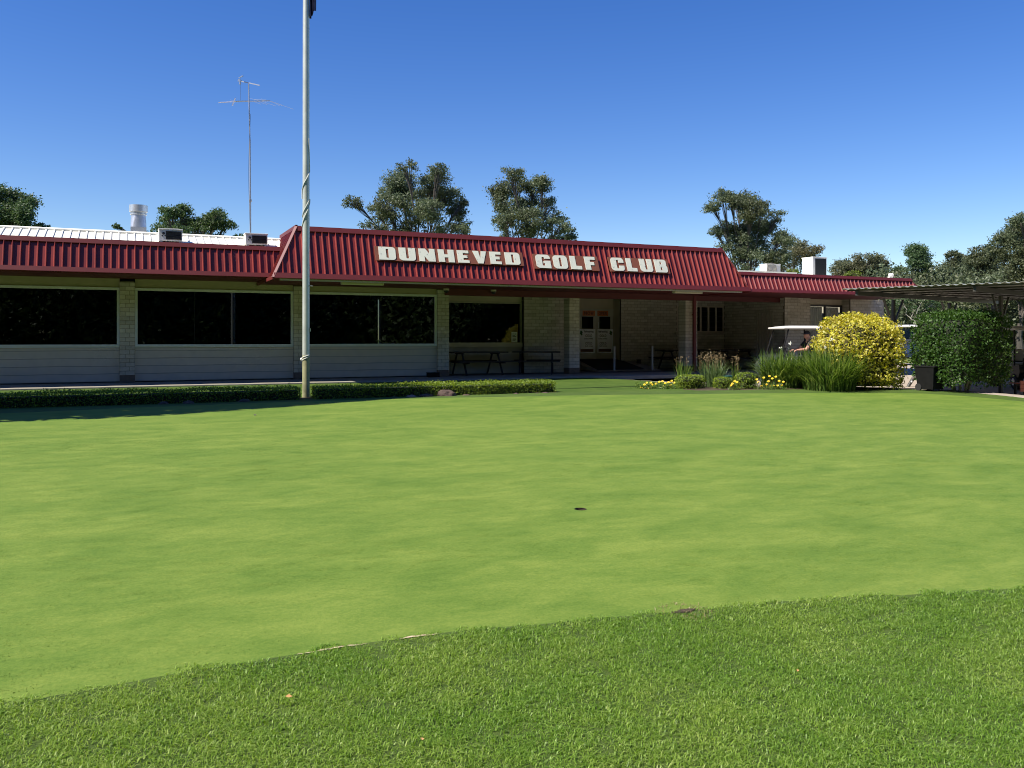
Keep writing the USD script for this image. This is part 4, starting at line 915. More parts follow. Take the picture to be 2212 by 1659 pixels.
def ball_shrub(name, lab, c, sx, sy, h, n, size, mat, seed, power=2.6, inner='inner_dark', flat=.3, asp=1.6, stems=0, bottom=.0, tuck=.16, lumpy=.22, cut=None):
    r = np.random.default_rng(seed)
    q = np.array([sx, sy, h * .55])
    d = r.normal(size=(n, 3)); d[:, 2] = np.abs(d[:, 2])
    d /= (np.abs(d) ** power).sum(1, keepdims=True) ** (1 / power)
    low = r.random(n) < .36; e = d[:, :2] / (np.abs(d[:, :2]) ** power).sum(1, keepdims=True) ** (1 / power); tt = r.random(n)
    N = np.sign(d) * np.abs(d) ** (power - 1) / q; N[low, 2] = 0; N /= np.linalg.norm(N, axis=1, keepdims=True)
    d[low] = np.c_[e * (1 - tuck * tt[:, None] ** 2), -tt * .45 / .55][low]
    lump = (meshkit.fbm(d * [2.2 * sx * 2, 2.2 * sy * 2, 2.2 * h] + seed, 3, seed) - .5)
    lump = lump + .35 * (meshkit.noise(d * [11 * sx, 11 * sy, 9 * h] + seed * 3) - .5)
    P = d * q * (1 + lump[:, None] * lumpy + r.normal(0, .035, n)[:, None] - np.abs(r.normal(0, .05, n))[:, None])
    P[:, 2] += h * .45
    keep = P[:, 2] > bottom * h * r.uniform(.3, 1., n)
    P, N = P[keep] + c, N[keep]
    if cut is not None: kk = ~cut(P); P, N = P[kk], N[kk]
    t = thing(name, lab, 'shrub', c)
    part(t, 'foliage', leaves(P, size, N, flat, asp, r), mat)
    m = trimesh.creation.icosphere(3, 1.0); v = np.array(m.vertices); v = v / (np.abs(v) ** power).sum(1, keepdims=True) ** (1 / power)
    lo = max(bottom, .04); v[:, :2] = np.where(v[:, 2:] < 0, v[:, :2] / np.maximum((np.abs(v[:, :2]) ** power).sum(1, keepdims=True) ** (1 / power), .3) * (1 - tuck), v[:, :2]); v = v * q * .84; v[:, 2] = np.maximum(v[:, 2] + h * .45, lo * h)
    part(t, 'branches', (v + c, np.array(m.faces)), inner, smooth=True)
    return t, r
ball_shrub('box_shrub', 'low dark box shrub at the left end of the flower bed', bedp(1490, 20.4), .40, .26, .34, 2600, .034, 'leaf_box_hedge', 31, 3.2)
ball_shrub('box_shrub', 'small clipped box shrub in the middle of the flower bed', bedp(1562, 20.4), .235, .22, .29, 1500, .034, 'leaf_box_hedge', 32, 3.2)
ball_shrub('box_shrub', 'taller clipped box shrub left of the yellow flowers', bedp(1609, 20.4), .25, .23, .40, 1900, .034, 'leaf_box_hedge', 33, 3.4)
yb = bedp(1854, 20.9)
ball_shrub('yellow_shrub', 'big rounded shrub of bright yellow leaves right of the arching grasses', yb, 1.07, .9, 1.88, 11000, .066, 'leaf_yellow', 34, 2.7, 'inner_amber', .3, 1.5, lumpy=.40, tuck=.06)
r = np.random.default_rng(77)
gs = gF(2075, 21.5)
sh, _ = ball_shrub('green_shrub', 'tall boxy glossy green shrub in front of the carport', gs, .985, .8, 1.95, 18000, .064, 'leaf_green_shrub', 35, 7., 'inner_dark', .25, 1.6, bottom=.14, tuck=.12, lumpy=.16,
    cut=lambda P: ((P - EYE) @ RV / ((P - EYE) @ FV) * FPX + CX < 2036) & (P[:, 2] < gs[2] + .30 + .10 * np.sin(P[:, 0] * 23)))
P = gs + np.c_[r.uniform(-.9, .9, 380), r.uniform(-.6, .3, 380), 1.92 + np.abs(r.normal(0, .07, 380))]
part(sh, 'top_sprigs', leaves(P, .06, None, 0, 1.6, r), 'leaf_green_shrub', kind='stuff')
for a in np.linspace(0, 6, 9):
    part(sh, 'stem', tube([gs + [.14 * math.cos(a), .14 * math.sin(a), -.1], gs + [.3 * math.cos(a), .3 * math.sin(a), .5]], [.03, .022], 7), 'bark_pale')
def gazania(lab, spots, seed, F=20.2):
    F = F * 1.065
    r = np.random.default_rng(seed)
    c = gF(np.mean([s[0] for s in spots]), F); t = thing('yellow_daisy', lab, 'flowers', c)
    P = []
    for px, py in spots:
        k = F / FPX; p = at(px, py, F + r.uniform(-.15, .15)); g = gz(p[0], p[1])
        ang = np.linspace(0, 2 * np.pi, 13)[:-1]; rad = .036
        tilt = np.array([-.5, -.45, .75]); tilt /= np.linalg.norm(tilt); e1 = np.cross(tilt, UP); e1 /= np.linalg.norm(e1); e2 = np.cross(tilt, e1)
        rim = [p + (e1 * math.cos(q) + e2 * math.sin(q)) * rad * (1 if i % 2 else .72) + tilt * .008 for i, q in enumerate(ang)]
        v = np.array([p] + rim); f = [[0, 1 + i, 1 + (i + 1) % 12] for i in range(12)]
        fl = part(t, 'flower', (v, np.array(f)), 'petal_yellow')
        part(fl, 'flower_centre', trimesh.creation.icosphere(1, .011).apply_translation(p + tilt * .008), 'flower_eye')
        part(t, 'stalk', tube([(p[0], p[1], g), p], .004, 4), 'twig')
        for _ in range(22): P.append([p[0] + r.normal(0, .08), p[1] + r.normal(0, .08), g + abs(r.normal(0, .07))])
    part(t, 'foliage', leaves(np.array(P), .09, None, 0, 4., r), 'leaf_strap')
r = np.random.default_rng(9)
gazania('scattered yellow daisies at the left tip of the flower bed', [(1375, 846), (1381, 842), (1386, 837), (1392, 831), (1397, 827), (1402, 835), (1406, 827), (1410, 831), (1399, 840), (1390, 841)], 41)
gazania('yellow daisies in front of the leftmost blades', [(1417, 829), (1424, 825), (1431, 824), (1437, 828), (1444, 826), (1451, 823), (1456, 827), (1432, 835), (1448, 832)], 42)
gazania('few yellow daisies between the leftmost blades and the seed head clump', [(1487, 822), (1493, 821), (1499, 820), (1504, 823)], 43, 20.7)
gazania('pair of yellow daisies between the two clipped box shrubs', [(1582, 829), (1587, 824), (1592, 826), (1579, 833)], 44, 19.95)
gazania('bright group of yellow daisies right of the taller box shrub', [(1638, 826), (1650, 816), (1662, 813), (1668, 818), (1676, 814), (1683, 823), (1692, 825), (1645, 834), (1656, 831), (1664, 834), (1672, 834), (1660, 824), (1680, 833), (1635, 820), (1688, 832)], 45)
p = bedp(1571, 20.9); p2 = at(1571, 814, 20.9 * 1.065)
t = thing('irrigation_box', 'small teal box half hidden behind the clipped box shrubs', 'box', p)
part(t, 'body', rbox(p[0] - .1, p[0] + .1, p[1] - .07, p[1] + .07, p[2] - .02, p2[2], .008), 'teal_box'); part(t, 'lid', rbox(p[0] - .11, p[0] + .11, p[1] - .08, p[1] + .08, p2[2] + .002, p2[2] + .03, .008), 'teal_box')
bn = gF(2010, 21.35)
t = thing('wheelie_bin', 'black plastic bin half buried in the left side of the green shrub', 'bin', bn)
x, y, z = bn
v = [(x + a * w, y + b * d, z + h) for h, w, d in ((.05, .18, .22), (.58, .23, .28)) for a, b in ((-1, -1), (1, -1), (1, 1), (-1, 1))]
part(t, 'body', m3.Manifold.hull_points(np.array(v)), 'black_plastic')
part(t, 'lid', rbox(x - .245, x + .245, y - .31, y + .29, z + .584, z + .63, .015), 'black_plastic'); part(t, 'wheel', cyl((x - .2, y + .2, z + .09), (x - .15, y + .2, z + .09), .09, 14), 'tyre'); part(t, 'wheel', cyl((x + .15, y + .2, z + .09), (x + .2, y + .2, z + .09), .09, 14), 'tyre')

# ------------------------------------------------------------------ people
def body(joints, bones, res=.02, it=8):
    """one continuous surface from spheres at joints joined by hulls"""
    ms = []
    for a, b in bones:
        (pa, ra), (pb, rb) = joints[a], joints[b]
        ms.append(m3.Manifold.batch_hull([m3.Manifold.sphere(ra, 16).translate(tuple(pa)), m3.Manifold.sphere(rb, 16).translate(tuple(pb))]))
    m = m3.Manifold.batch_boolean(ms, m3.OpType.Add).refine_to_length(res)
    v, f = va(m); tm = trimesh.Trimesh(v, f, process=False); trimesh.smoothing.filter_taubin(tm, iterations=it)
    return np.array(tm.vertices), np.array(tm.faces)
def place(p0, heading):
    h = np.array([heading[0], heading[1], 0.]); h /= np.linalg.norm(h); s = np.array([-h[1], h[0], 0])
    return lambda q: np.asarray(p0) + h * q[0] + s * q[1] + UP * q[2]
def head_parts(t, L, c, cap=True):
    """face, ears, hair and cap on a head centred at local c, looking along +x"""
    c = np.array(c)
    sph = lambda q, r, sc=(1, 1, 1): (np.array(trimesh.creation.icosphere(2, 1).vertices) * np.array(sc) * r, np.array(trimesh.creation.icosphere(2, 1).faces), q)
    def put(m): v, f, q = m; return np.array([L(a + q) for a in v]), f
    part(t, 'hair', put(sph(c + [-.022, 0, .022], .104, (.95, .86, 1.))), 'hair', smooth=True)
    if cap:
        part(t, 'cap', cat(put(sph(c + [.0, 0, .055], .108, (1.02, .9, .72))), put(sph(c + [.115, 0, .045], .075, (1.05, .95, .10)))), 'cap_navy', smooth=True)
    for s in (-1, 1): part(t, 'eye', put(sph(c + [.092, .034 * s, .008], .011)), 'cap_navy', smooth=True)
def hand(J, B, pre, wrist, d, up, side, curl=.6):
    """palm, four fingers, thumb; d: forward, side: towards the thumb"""
    w = np.array(wrist, float); d = np.array(d, float); d /= np.linalg.norm(d); up = np.array(up, float); side = np.array(side, float)
    for i, (o, ln) in enumerate(((.030, .072), (.010, .080), (-.010, .075), (-.030, .058))):
        a = w + d * .02 + side * o * .6; k = w + d * .085 + side * o; J[pre + 'm%d' % i] = (a, .013); J[pre + 'k%d' % i] = (k, .011)
        p = k + d * ln * .5 * math.cos(curl) - up * ln * .5 * math.sin(curl); J[pre + 'p%d' % i] = (p, .009)
        e = p + d * ln * .5 * math.cos(curl * 2.2) - up * ln * .5 * math.sin(curl * 2.2); J[pre + 'e%d' % i] = (e, .008)
        B += [(pre + 'm%d' % i, pre + 'k%d' % i), (pre + 'k%d' % i, pre + 'p%d' % i), (pre + 'p%d' % i, pre + 'e%d' % i)]
    J[pre + 't0'] = (w + d * .025 + side * .028, .013); J[pre + 't1'] = (w + d * .06 + side * .055, .011); J[pre + 't2'] = (w + d * .09 + side * .060 - up * .015, .009)
    B += [(pre + 't0', pre + 't1'), (pre + 't1', pre + 't2'), (pre + 'm0', pre + 'm3'), (pre + 'k0', pre + 'k3'), (pre + 'm0', pre + 't0')]

# ------------------------------------------------------------------ golf carts
def golf_cart(lab, c, heading, bodymat, bag=False, windshield=True):
    t = thing('golf_cart', lab, 'golf cart', c); L = place(c, heading)
    def pl(m): v, f = va(m); return np.array([L(q) for q in v]), f
    hull = lambda pts: m3.Manifold.hull_points(np.array(pts, float))
    part(t, 'cowl', pl(hull([(x, y, z) for x, z in ((.62, .34), (1.18, .36), (1.20, .55), (1.02, .78), (.70, .92), (.62, .90)) for y in (-.56, .56)])), bodymat)
    part(t, 'rear_body', pl(cat(hull([(x, y, z) for x, z in ((-1.05, .36), (-.05, .36), (-.05, .62), (-.45, .66), (-1.1, .72), (-1.15, .5)) for y in (-.57, .57)]))), bodymat)
    part(t, 'floor', pl(rbox(-.1, .68, -.55, .55, .28, .34, .01)), 'cart_black')
    part(t, 'seat', pl(rbox(-.46, .0, -.54, .54, .64, .76, .03)), 'seat_vinyl')
    part(t, 'seat_back', pl(cat(rbox(-.56, -.46, -.53, -.02, .82, 1.16, .03), rbox(-.56, -.46, .02, .53, .82, 1.16, .03))), 'seat_vinyl')
    part(t, 'roof', pl(m3.Manifold.batch_hull([m3.Manifold.sphere(.03, 12).translate(q) for q in [(x, y, z) for x, y, z in ((-.82, -.55, 1.74), (-.82, .55, 1.74), (.72, -.5, 1.74), (.72, .5, 1.74), (-.5, -.35, 1.79), (-.5, .35, 1.79), (.4, .35, 1.79), (.4, -.35, 1.79))]])), 'cart_white')
    for s in (-1, 1):
        part(t, 'post', pl(bar((.82, .50 * s, .86), (.55, .47 * s, 1.73), .035)), 'cart_black')
        part(t, 'post', pl(bar((-.62, .50 * s, .66), (-.55, .48 * s, 1.73), .035)), 'cart_black')
        for xw in (-.78, .82):
            w = part(t, 'wheel', pl(tube([(xw, s * .40, .225), (xw, s * .42, .225), (xw, s * .58, .225), (xw, s * .60, .225)], [.19, .225, .225, .19], 22)), 'tyre', smooth=50)
            part(w, 'rim', pl(tube([(xw, s * .585, .225), (xw, s * .606, .225)], [.115, .10], 16)), 'cart_white', smooth=50)
    if windshield: part(t, 'windshield', pl(cat((np.array([(.815, -.47, .9), (.815, .47, .9), (.56, .45, 1.7), (.56, -.45, 1.7), (.82, -.47, .905), (.82, .47, .905), (.565, .45, 1.705), (.565, -.45, 1.705)]), np.array([[0, 1, 2], [0, 2, 3], [4, 6, 5], [4, 7, 6]])))), 'clear_glass')
    q = np.linspace(0, 2 * np.pi, 25); cs = np.array([.42, .27, .98]); e1, e2 = np.array([0, 1., 0]), np.array([.55, 0, .83])
    part(t, 'steering_wheel', pl(cat(tube(cs + np.outer(np.cos(q), e1) * .17 + np.outer(np.sin(q), e2) * .17, .014, 6), bar(cs, (.66, .27, .7), .03), bar(cs - e1 * .16, cs + e1 * .16, .02))), 'cart_black')
    part(t, 'bag_rack', pl(cat(bar((-1.1, -.45, .9), (-1.1, .45, .9), .03), bar((-1.1, -.45, .6), (-1.1, -.45, .9), .03), bar((-1.1, .45, .6), (-1.1, .45, .9), .03), bar((-1.3, -.45, .42), (-1.3, .45, .42), .03), bar((-1.3, .45, .42), (-1.0, .45, .45), .03), bar((-1.3, -.45, .42), (-1.0, -.45, .45), .03))), 'cart_black')
    for s in (-1, 1): part(t, 'headlight', pl(rbox(1.12, 1.185, s * .42 - .07, s * .42 + .07, .58, .66, .012)), 'club_silver')
    return t, L
hd = np.array([-.97, .22, 0])
p = at(1739, HY, 28.0); c = p + hd * .30
c = gpt(c[0], c[1]); dz = 0
t, L = golf_cart('dark golf cart with white roof carrying a driver, behind the arching grasses', c, hd, 'cart_dark')
J = {'pel': ((-.28, .27, .86), .13), 'pelL': ((-.26, .36, .85), .095), 'pelR': ((-.26, .18, .85), .095), 'waist': ((-.30, .27, 1.0), .125), 'chest': ((-.28, .27, 1.2), .14),
     'shL': ((-.27, .43, 1.31), .062), 'shR': ((-.27, .11, 1.31), .062), 'neck': ((-.25, .27, 1.40), .055), 'head': ((-.21, .27, 1.53), .092), 'chin': ((-.165, .27, 1.465), .055), 'nose': ((-.108, .27, 1.505), .016),
     'knL': ((.18, .38, .80), .065), 'knR': ((.18, .18, .80), .065), 'anL': ((.34, .38, .42), .045), 'anR': ((.34, .18, .42), .045), 'toL': ((.50, .39, .37), .04), 'toR': ((.50, .17, .37), .04),
     'elL': ((-.06, .50, 1.07), .046), 'elR': ((-.05, .06, 1.07), .046), 'wrL': ((.20, .42, 1.04), .030), 'wrR': ((.20, .14, 1.04), .030)}
B = [('pel', 'waist'), ('pelL', 'pelR'), ('waist', 'chest'), ('chest', 'shL'), ('chest', 'shR'), ('shL', 'shR'), ('chest', 'neck'), ('neck', 'head'), ('head', 'chin'), ('head', 'nose'),
     ('pelL', 'knL'), ('knL', 'anL'), ('anL', 'toL'), ('pelR', 'knR'), ('knR', 'anR'), ('anR', 'toR'), ('shL', 'elL'), ('elL', 'wrL'), ('shR', 'elR'), ('elR', 'wrR')]
hand(J, B, 'l', (.20, .42, 1.04), (.9, -.15, -.1), (0, 0, 1), (0, -1, 0)); hand(J, B, 'r', (.20, .14, 1.04), (.9, .15, -.1), (0, 0, 1), (0, 1, 0))
JW = {k: (L(q), r_) for k, (q, r_) in J.items()}
dr = thing('person', 'driver in dark cap and dark shirt sitting in the golf cart by the wall', 'person', c)
part(dr, 'body', body(JW, B, .014, 6), 'skin', smooth=True)
grow = lambda ks, d: {k: (JW[k][0], JW[k][1] + d) for k in ks}
JS = grow(['pel', 'waist', 'chest', 'shL', 'shR', 'pelL', 'pelR'], .014)
for s in 'LR': JS['mid' + s] = ((np.array(JW['sh' + s][0]) * .45 + np.array(JW['el' + s][0]) * .55), .066)
part(dr, 'shirt', body(JS, [('pel', 'waist'), ('waist', 'chest'), ('chest', 'shL'), ('chest', 'shR'), ('shL', 'shR'), ('shL', 'midL'), ('shR', 'midR'), ('pelL', 'pelR')], .02, 5), 'shirt_dark', smooth=True)
JT = grow(['pelL', 'pelR', 'knL', 'knR', 'anL', 'anR'], .016)
part(dr, 'trousers', body(JT, [('pelL', 'pelR'), ('pelL', 'knL'), ('knL', 'anL'), ('pelR', 'knR'), ('knR', 'anR')], .02, 5), 'cap_navy', smooth=True)
head_parts(dr, L, (-.21, .27, 1.53))
c = gF(1955, 39.5); golf_cart('blue golf cart parked far back between the yellow and the green shrub', c, (-.75, -.66), 'cart_blue')
c = gF(2212, 25.2); hd2 = np.array([.55, .83])
t, L = golf_cart('golf cart under the carport at the right edge with a golf bag on its back', c, hd2, 'cart_black')
# golf bag on the right cart
def golf_bag(L, y0, lab):
    b0 = L((-1.12, y0, .45)); t = thing('golf_bag', lab, 'golf bag', b0)
    a, b = L((-1.12, y0, .45)), L((-1.36, y0, 1.22))
    part(t, 'bag', tube([a, a + (b - a) * .1, a + (b - a) * .9, b], [.12, .15, .15, .155], 18), 'bag_black', smooth=50)
    d = (b - a) / np.linalg.norm(b - a); rr = np.random.default_rng(4)
    part(t, 'pocket', m3.Manifold.batch_hull([m3.Manifold.sphere(.04, 10).translate(tuple(L((-1.30 + o, y0 + q, zz)))) for o, zz in ((.0, .62), (-.12, .95)) for q in (-.08, .08)]), 'bag_black', smooth=True)
    for i in range(6):
        q = b + np.array([rr.uniform(-.1, .1), rr.uniform(-.1, .1), 0]); e = q + d * rr.uniform(.12, .28) + np.array([rr.uniform(-.05, .05), rr.uniform(-.05, .05), 0])
        cl = part(t, 'club', cyl(q - d * .2, e, .007, 6), 'club_silver')
        part(cl, 'club_head', trimesh.creation.icosphere(2, 1).apply_scale((.055, .04, .03)).apply_translation(e), 'cart_white' if i == 0 else 'bag_black' if i % 2 else 'club_silver', smooth=True)
golf_bag(L, .25, 'black golf bag with clubs strapped to the back of the right cart, left of two')
golf_bag(L, -.25, 'black golf bag with clubs strapped to the back of the right cart, right of two')

# person striding behind the green shrub: only the trailing leg shows
g0 = gF(2001, 25.8); L = place(g0, RV[:2])
shoe_heel = at(1962, 818, 25.8) - g0
hx = lambda px: (px - 2001) / FPX * 25.8
hzv = lambda py: 1.174 + (HY - py) / FPX * 25.8 - g0[2]
J = {'pel': ((.15, 0, .94), .125), 'pelL': ((.15, .09, .90), .10), 'pelR': ((.15, -.09, .90), .10), 'waist': ((.18, 0, 1.08), .125), 'chest': ((.25, 0, 1.28), .145), 'shL': ((.26, .17, 1.40), .06), 'shR': ((.26, -.17, 1.40), .06),
     'neck': ((.30, 0, 1.50), .055), 'head': ((.35, 0, 1.62), .095), 'chin': ((.40, 0, 1.55), .055), 'nose': ((.452, 0, 1.60), .016),
     'knL': ((.55, .09, .56), .066), 'anL': ((.52, .09, .12), .045), 'toL': ((.70, .09, .05), .04),
     'knR': ((.10, -.09, .50), .066), 'calfR': ((-.06, -.09, hzv(800)), .062), 'anR': ((hx(1969), -.09, hzv(818)), .044), 'toR': ((hx(1958), -.09, hzv(836)), .036),
     'elL': ((.05, .26, 1.15), .045), 'wrL': ((.20, .26, .95), .03), 'elR': ((.42, -.26, 1.15), .045), 'wrR': ((.62, -.22, 1.2), .03)}
B = [('pel', 'waist'), ('pelL', 'pelR'), ('waist', 'chest'), ('chest', 'shL'), ('chest', 'shR'), ('shL', 'shR'), ('chest', 'neck'), ('neck', 'head'), ('head', 'chin'), ('head', 'nose'), ('pelL', 'knL'), ('knL', 'anL'), ('anL', 'toL'), ('pelR', 'knR'), ('knR', 'calfR'), ('calfR', 'anR'), ('anR', 'toR'), ('shL', 'elL'), ('elL', 'wrL'), ('shR', 'elR'), ('elR', 'wrR')]
hand(J, B, 'l', (.20, .26, .95), (.5, 0, -.8), (1, 0, 0), (0, -1, 0)); hand(J, B, 'r', (.62, -.22, 1.2), (.9, .1, .3), (0, 0, 1), (0, 1, 0))
JW = {k: (L(q), r_) for k, (q, r_) in J.items()}
wk = thing('person', 'person striding behind the green shrub, trailing leg in grey trousers and dark shoe', 'person', g0)
part(wk, 'body', body(JW, B, .014, 6), 'skin', smooth=True)
JS = grow(['pel', 'waist', 'chest', 'shL', 'shR', 'pelL', 'pelR'], .014)
for s in 'LR': JS['mid' + s] = ((np.array(JW['sh' + s][0]) * .45 + np.array(JW['el' + s][0]) * .55), .066)
part(wk, 'shirt', body(JS, [('pel', 'waist'), ('waist', 'chest'), ('chest', 'shL'), ('chest', 'shR'), ('shL', 'shR'), ('shL', 'midL'), ('shR', 'midR'), ('pelL', 'pelR')], .02, 5), 'shirt_dark', smooth=True)
JT = grow(['pelL', 'pelR', 'knL', 'knR', 'anL', 'anR', 'calfR'], .016)
part(wk, 'trousers', body(JT, [('pelL', 'pelR'), ('pelL', 'knL'), ('knL', 'anL'), ('pelR', 'knR'), ('knR', 'calfR'), ('calfR', 'anR')], .02, 5), 'trouser_grey', smooth=True)
for s, mt in (('R', 'shoe_dark'), ('L', 'shoe_dark')):
    a, b = JW['an' + s][0], JW['to' + s][0]; d = (b - a) / np.linalg.norm(b - a)
    sole = np.cross(d, FV) ; 
    so = part(wk, 'shoe', body({'a': (a + d * .02, .052), 'b': (b, .046), 'c': (b + d * .05, .036)}, [('a', 'b'), ('b', 'c')], .015, 4), mt, smooth=True)
    part(so, 'toe_band', body({'a': (a + d * .085 - FV * .022, .034), 'b': (a + d * .11 - FV * .022, .034)}, [('a', 'b')], .015, 3), 'shoe_pale', smooth=True)
head_parts(wk, L, (.35, 0, 1.62), cap=False)

# ------------------------------------------------------------------ carport and bench
e1 = np.array([.93, .37, 0]); e1 /= np.linalg.norm(e1); e2 = np.array([e1[1], -e1[0], 0])
C0 = np.array([17.62, 16.95, 0]); CZ = 2.47
cpt = lambda a, b, z: C0 + e1 * a + e2 * b + UP * z
cz = CZ
t = thing('carport', 'open steel carport with corrugated sheet roof over the golf carts', 'carport', (C0[0] + 4, C0[1], -.3))
# corrugated roof: corrugations run along e1, the wavy edge faces the green
bs = np.arange(-.3, 9.0, .0475); prof = np.array([0, .028, .030, .002])
zc = np.array([prof[i % 4] for i in range(len(bs))])
v = np.vstack([[cpt(a, b, cz + z + o + .012 * a) for b, z in zip(bs, zc)] for a in (-.12, 13.2) for o in (0, .006)])
n = len(bs); k = np.arange(n - 1)
f = np.vstack([np.c_[k, k + 1, k + 2 * n + 1, k + 2 * n], np.c_[k + n, k + 3 * n, k + 3 * n + 1, k + n + 1], np.c_[k, k + n, k + n + 1, k + 1]])
part(t, 'roof_sheet', (v, f), 'carport_roof')
for b in (.05, 2.9, 5.8, 8.7):
    part(t, 'beam', bar(cpt(0, b, cz - .10), cpt(13.1, b, cz - .10 + .012 * 13), .07, .12), 'carport_beam')
for a in np.arange(.06, 13, 1.6):
    part(t, 'purlin', bar(cpt(a, -.2, cz - .022 + .012 * a), cpt(a, 8.9, cz - .022 + .012 * a), .05, .035), 'carport_beam')
def cpost(a, b):
    q = cpt(a, b, 0); g = gz(q[0], q[1]); zt = cz - .22 + .012 * a
    p = part(t, 'post', bar(cpt(a, b, g - .1), cpt(a, b, zt), .08), 'carport_post')
    part(p, 'brace', bar(cpt(a, b, zt - .75), cpt(a + .75, b, zt), .05), 'carport_post'); part(p, 'brace', bar(cpt(a, b, zt - .75), cpt(max(a - .75, 0), b, zt), .05), 'carport_post')
qq = gF(2175, 22.2) - C0; pa, pb = qq @ e1, qq @ e2
cpost(2.6, .05); cpost(7.5, .05); cpost(12.4, .05); cpost(pa, 2.9); cpost(pa + 5, 2.9); cpost(pa + 9.6, 2.9); cpost(pa, 8.7); cpost(pa + 9.6, 8.7)
bp = gF(2232, 21.6)
t = thing('park_bench', 'red brown slatted bench at the right edge under the carport', 'bench', bp)
hx_ = RV.copy(); hf = -FV
for i, z in enumerate((.18, .30, .42)):
    zz_ = 1.174 + (HY - (838 - i * 8)) / FPX * 21.4 - .05
    part(t, 'back_slat', bar(bp * [1, 1, 0] - hx_ * .45 + UP * zz_ + hf * .2, bp * [1, 1, 0] + hx_ * 1.0 + UP * zz_ + hf * .2, .03, .085), 'bench_red')
for i in range(3):
    part(t, 'seat_slat', bar(bp * [1, 1, 0] - hx_ * .45 + UP * (bp[2] + .40) - hf * (.0 + i * .11), bp * [1, 1, 0] + hx_ * 1.0 + UP * (bp[2] + .40) - hf * (.0 + i * .11), .10, .03), 'bench_red')
for s in (-.3, .85):
    part(t, 'leg', cat(bar(bp + hx_ * s + hf * .15 - UP * .05, bp + hx_ * s + hf * .15 + UP * .42, .05), bar(bp + hx_ * s - hf * .25 - UP * .05, bp + hx_ * s - hf * .25 + UP * .42, .05), bar(bp + hx_ * s + hf * .17 + UP * .36, bp + hx_ * s - hf * .27 + UP * .36, .04)), 'cart_black')

# ------------------------------------------------------------------ trees
def tree(name, lab, blobs, F, basepx, leafmat_, size, dens, seed, bark='bark', trunk=.28, group=None, depth=1.0, sub=12, fill=.36, twigs=True, zroot=None, open_=1.0):
    """blobs: (px, py, rx, ry) as seen in the photograph; each becomes a real clump at its own distance"""
    r = np.random.default_rng(seed); k = F / FPX
    base = at(basepx, HY, F); base[2] = gz(base[0], base[1])
    t = thing(name, lab, 'tree', base, group)
    Cs, Rs = [], []
    sp = max(b[2] for b in blobs) * k
    for px, py, rx, ry in blobs:
        Cs.append(at(px, py, F) + FV * r.uniform(-1, 1) * sp * .8 * depth); Rs.append((rx * k, ry * k))
    Cs = np.array(Cs)
    zmin = min(Cs[:, 2]); fork = base + UP * max(1.5, (zmin - base[2]) * .45) + (Cs.mean(0) - base) * [.15, .15, 0]
    top = np.array([Cs[:, 0].mean(), Cs[:, 1].mean(), fork[2] + (Cs[:, 2].max() - fork[2]) * .5])
    wood = [tube([base - UP * .3, base + (fork - base) * .5 + r.normal(0, .1, 3) * [1, 1, 0], fork], [trunk * .9, trunk * .65, trunk * .52], 9)]
    q = np.linspace(0, 1, 7)
    tips = []
    P, S = [], []
    for c, (rx, rz) in zip(Cs, Rs):
        s0 = r.uniform(0, .6); st = fork + (top - fork) * s0 * (.3 if c[2] < top[2] else 1)
        if st[2] > c[2] - .3: st = fork
        ctrl = st + (c - st) * .45 + UP * (np.linalg.norm(c - st) * r.uniform(-.02, .14)) + r.normal(0, .2, 3)
        path = ((1 - q)[:, None] ** 2) * st + 2 * ((1 - q) * q)[:, None] * ctrl + (q[:, None] ** 2) * c + np.r_[np.zeros((1, 3)), r.normal(0, .06, (5, 3)), np.zeros((1, 3))] * (1 + rx * .3)
        rad = trunk * .2 * min(1.3, .55 + rx / max(sp, .1)); wood.append(tube(path, np.linspace(rad, rad * .35, 7), 6))
        n_sub = max(8, int(2.0 * (sub * (rx * rz) ** .5 / max(1e-3, (sp * sp) ** .5) + sub * .5)))
        d = r.normal(size=(n_sub, 3)); d /= np.linalg.norm(d, axis=1, keepdims=True); d *= (r.uniform(.35, 1., n_sub) ** .6)[:, None]
        sc = c + d * [rx * .82, rx * .82, rz * .82]
        rs = fill * .98 * min(rx, rz) * r.uniform(.6, 1.35, n_sub)
        for cc, s in zip(sc, rs):
            if twigs: wood.append(tube([path[4] + (path[5] - path[4]) * r.random(), (c + cc) / 2 + r.normal(0, .08, 3), cc], [rad * .3, rad * .18, rad * .08], 4))
            m = max(14, int(dens * 3.4 * s * s * r.uniform(.7, 1.2)))
            g = np.clip(r.normal(0, .52, (m, 3)), -1.4, 1.4)
            P.append(cc + g * s * [1.35, 1.35, .95] - UP * .08 * s)
    part(t, 'trunk', cat(*wood), bark)
    P = np.vstack(P); part(t, 'crown', leaves(P, size * .66, None, 0, 2.0, r), leafmat_)
    return len(P)
NL = 0
NL += tree('gum_tree', 'broad gum tree with open crown rising behind the DUNHEVED board', [(860, 385, 42, 34), (880, 362, 30, 14), (838, 400, 36, 26), (930, 392, 40, 30), (950, 372, 22, 14), (960, 410, 36, 30), (900, 425, 60, 34), (840, 440, 46, 28), (805, 452, 30, 20), (770, 442, 24, 16), (985, 445, 26, 22), (1000, 432, 14, 12), (880, 470, 60, 24), (940, 462, 44, 30), (800, 480, 50, 14), (990, 482, 26, 18), (920, 500, 90, 22), (1000, 498, 20, 14), (850, 500, 60, 20)], 50, 905, 'leaf_gum', .20, 560, 101, trunk=.34)
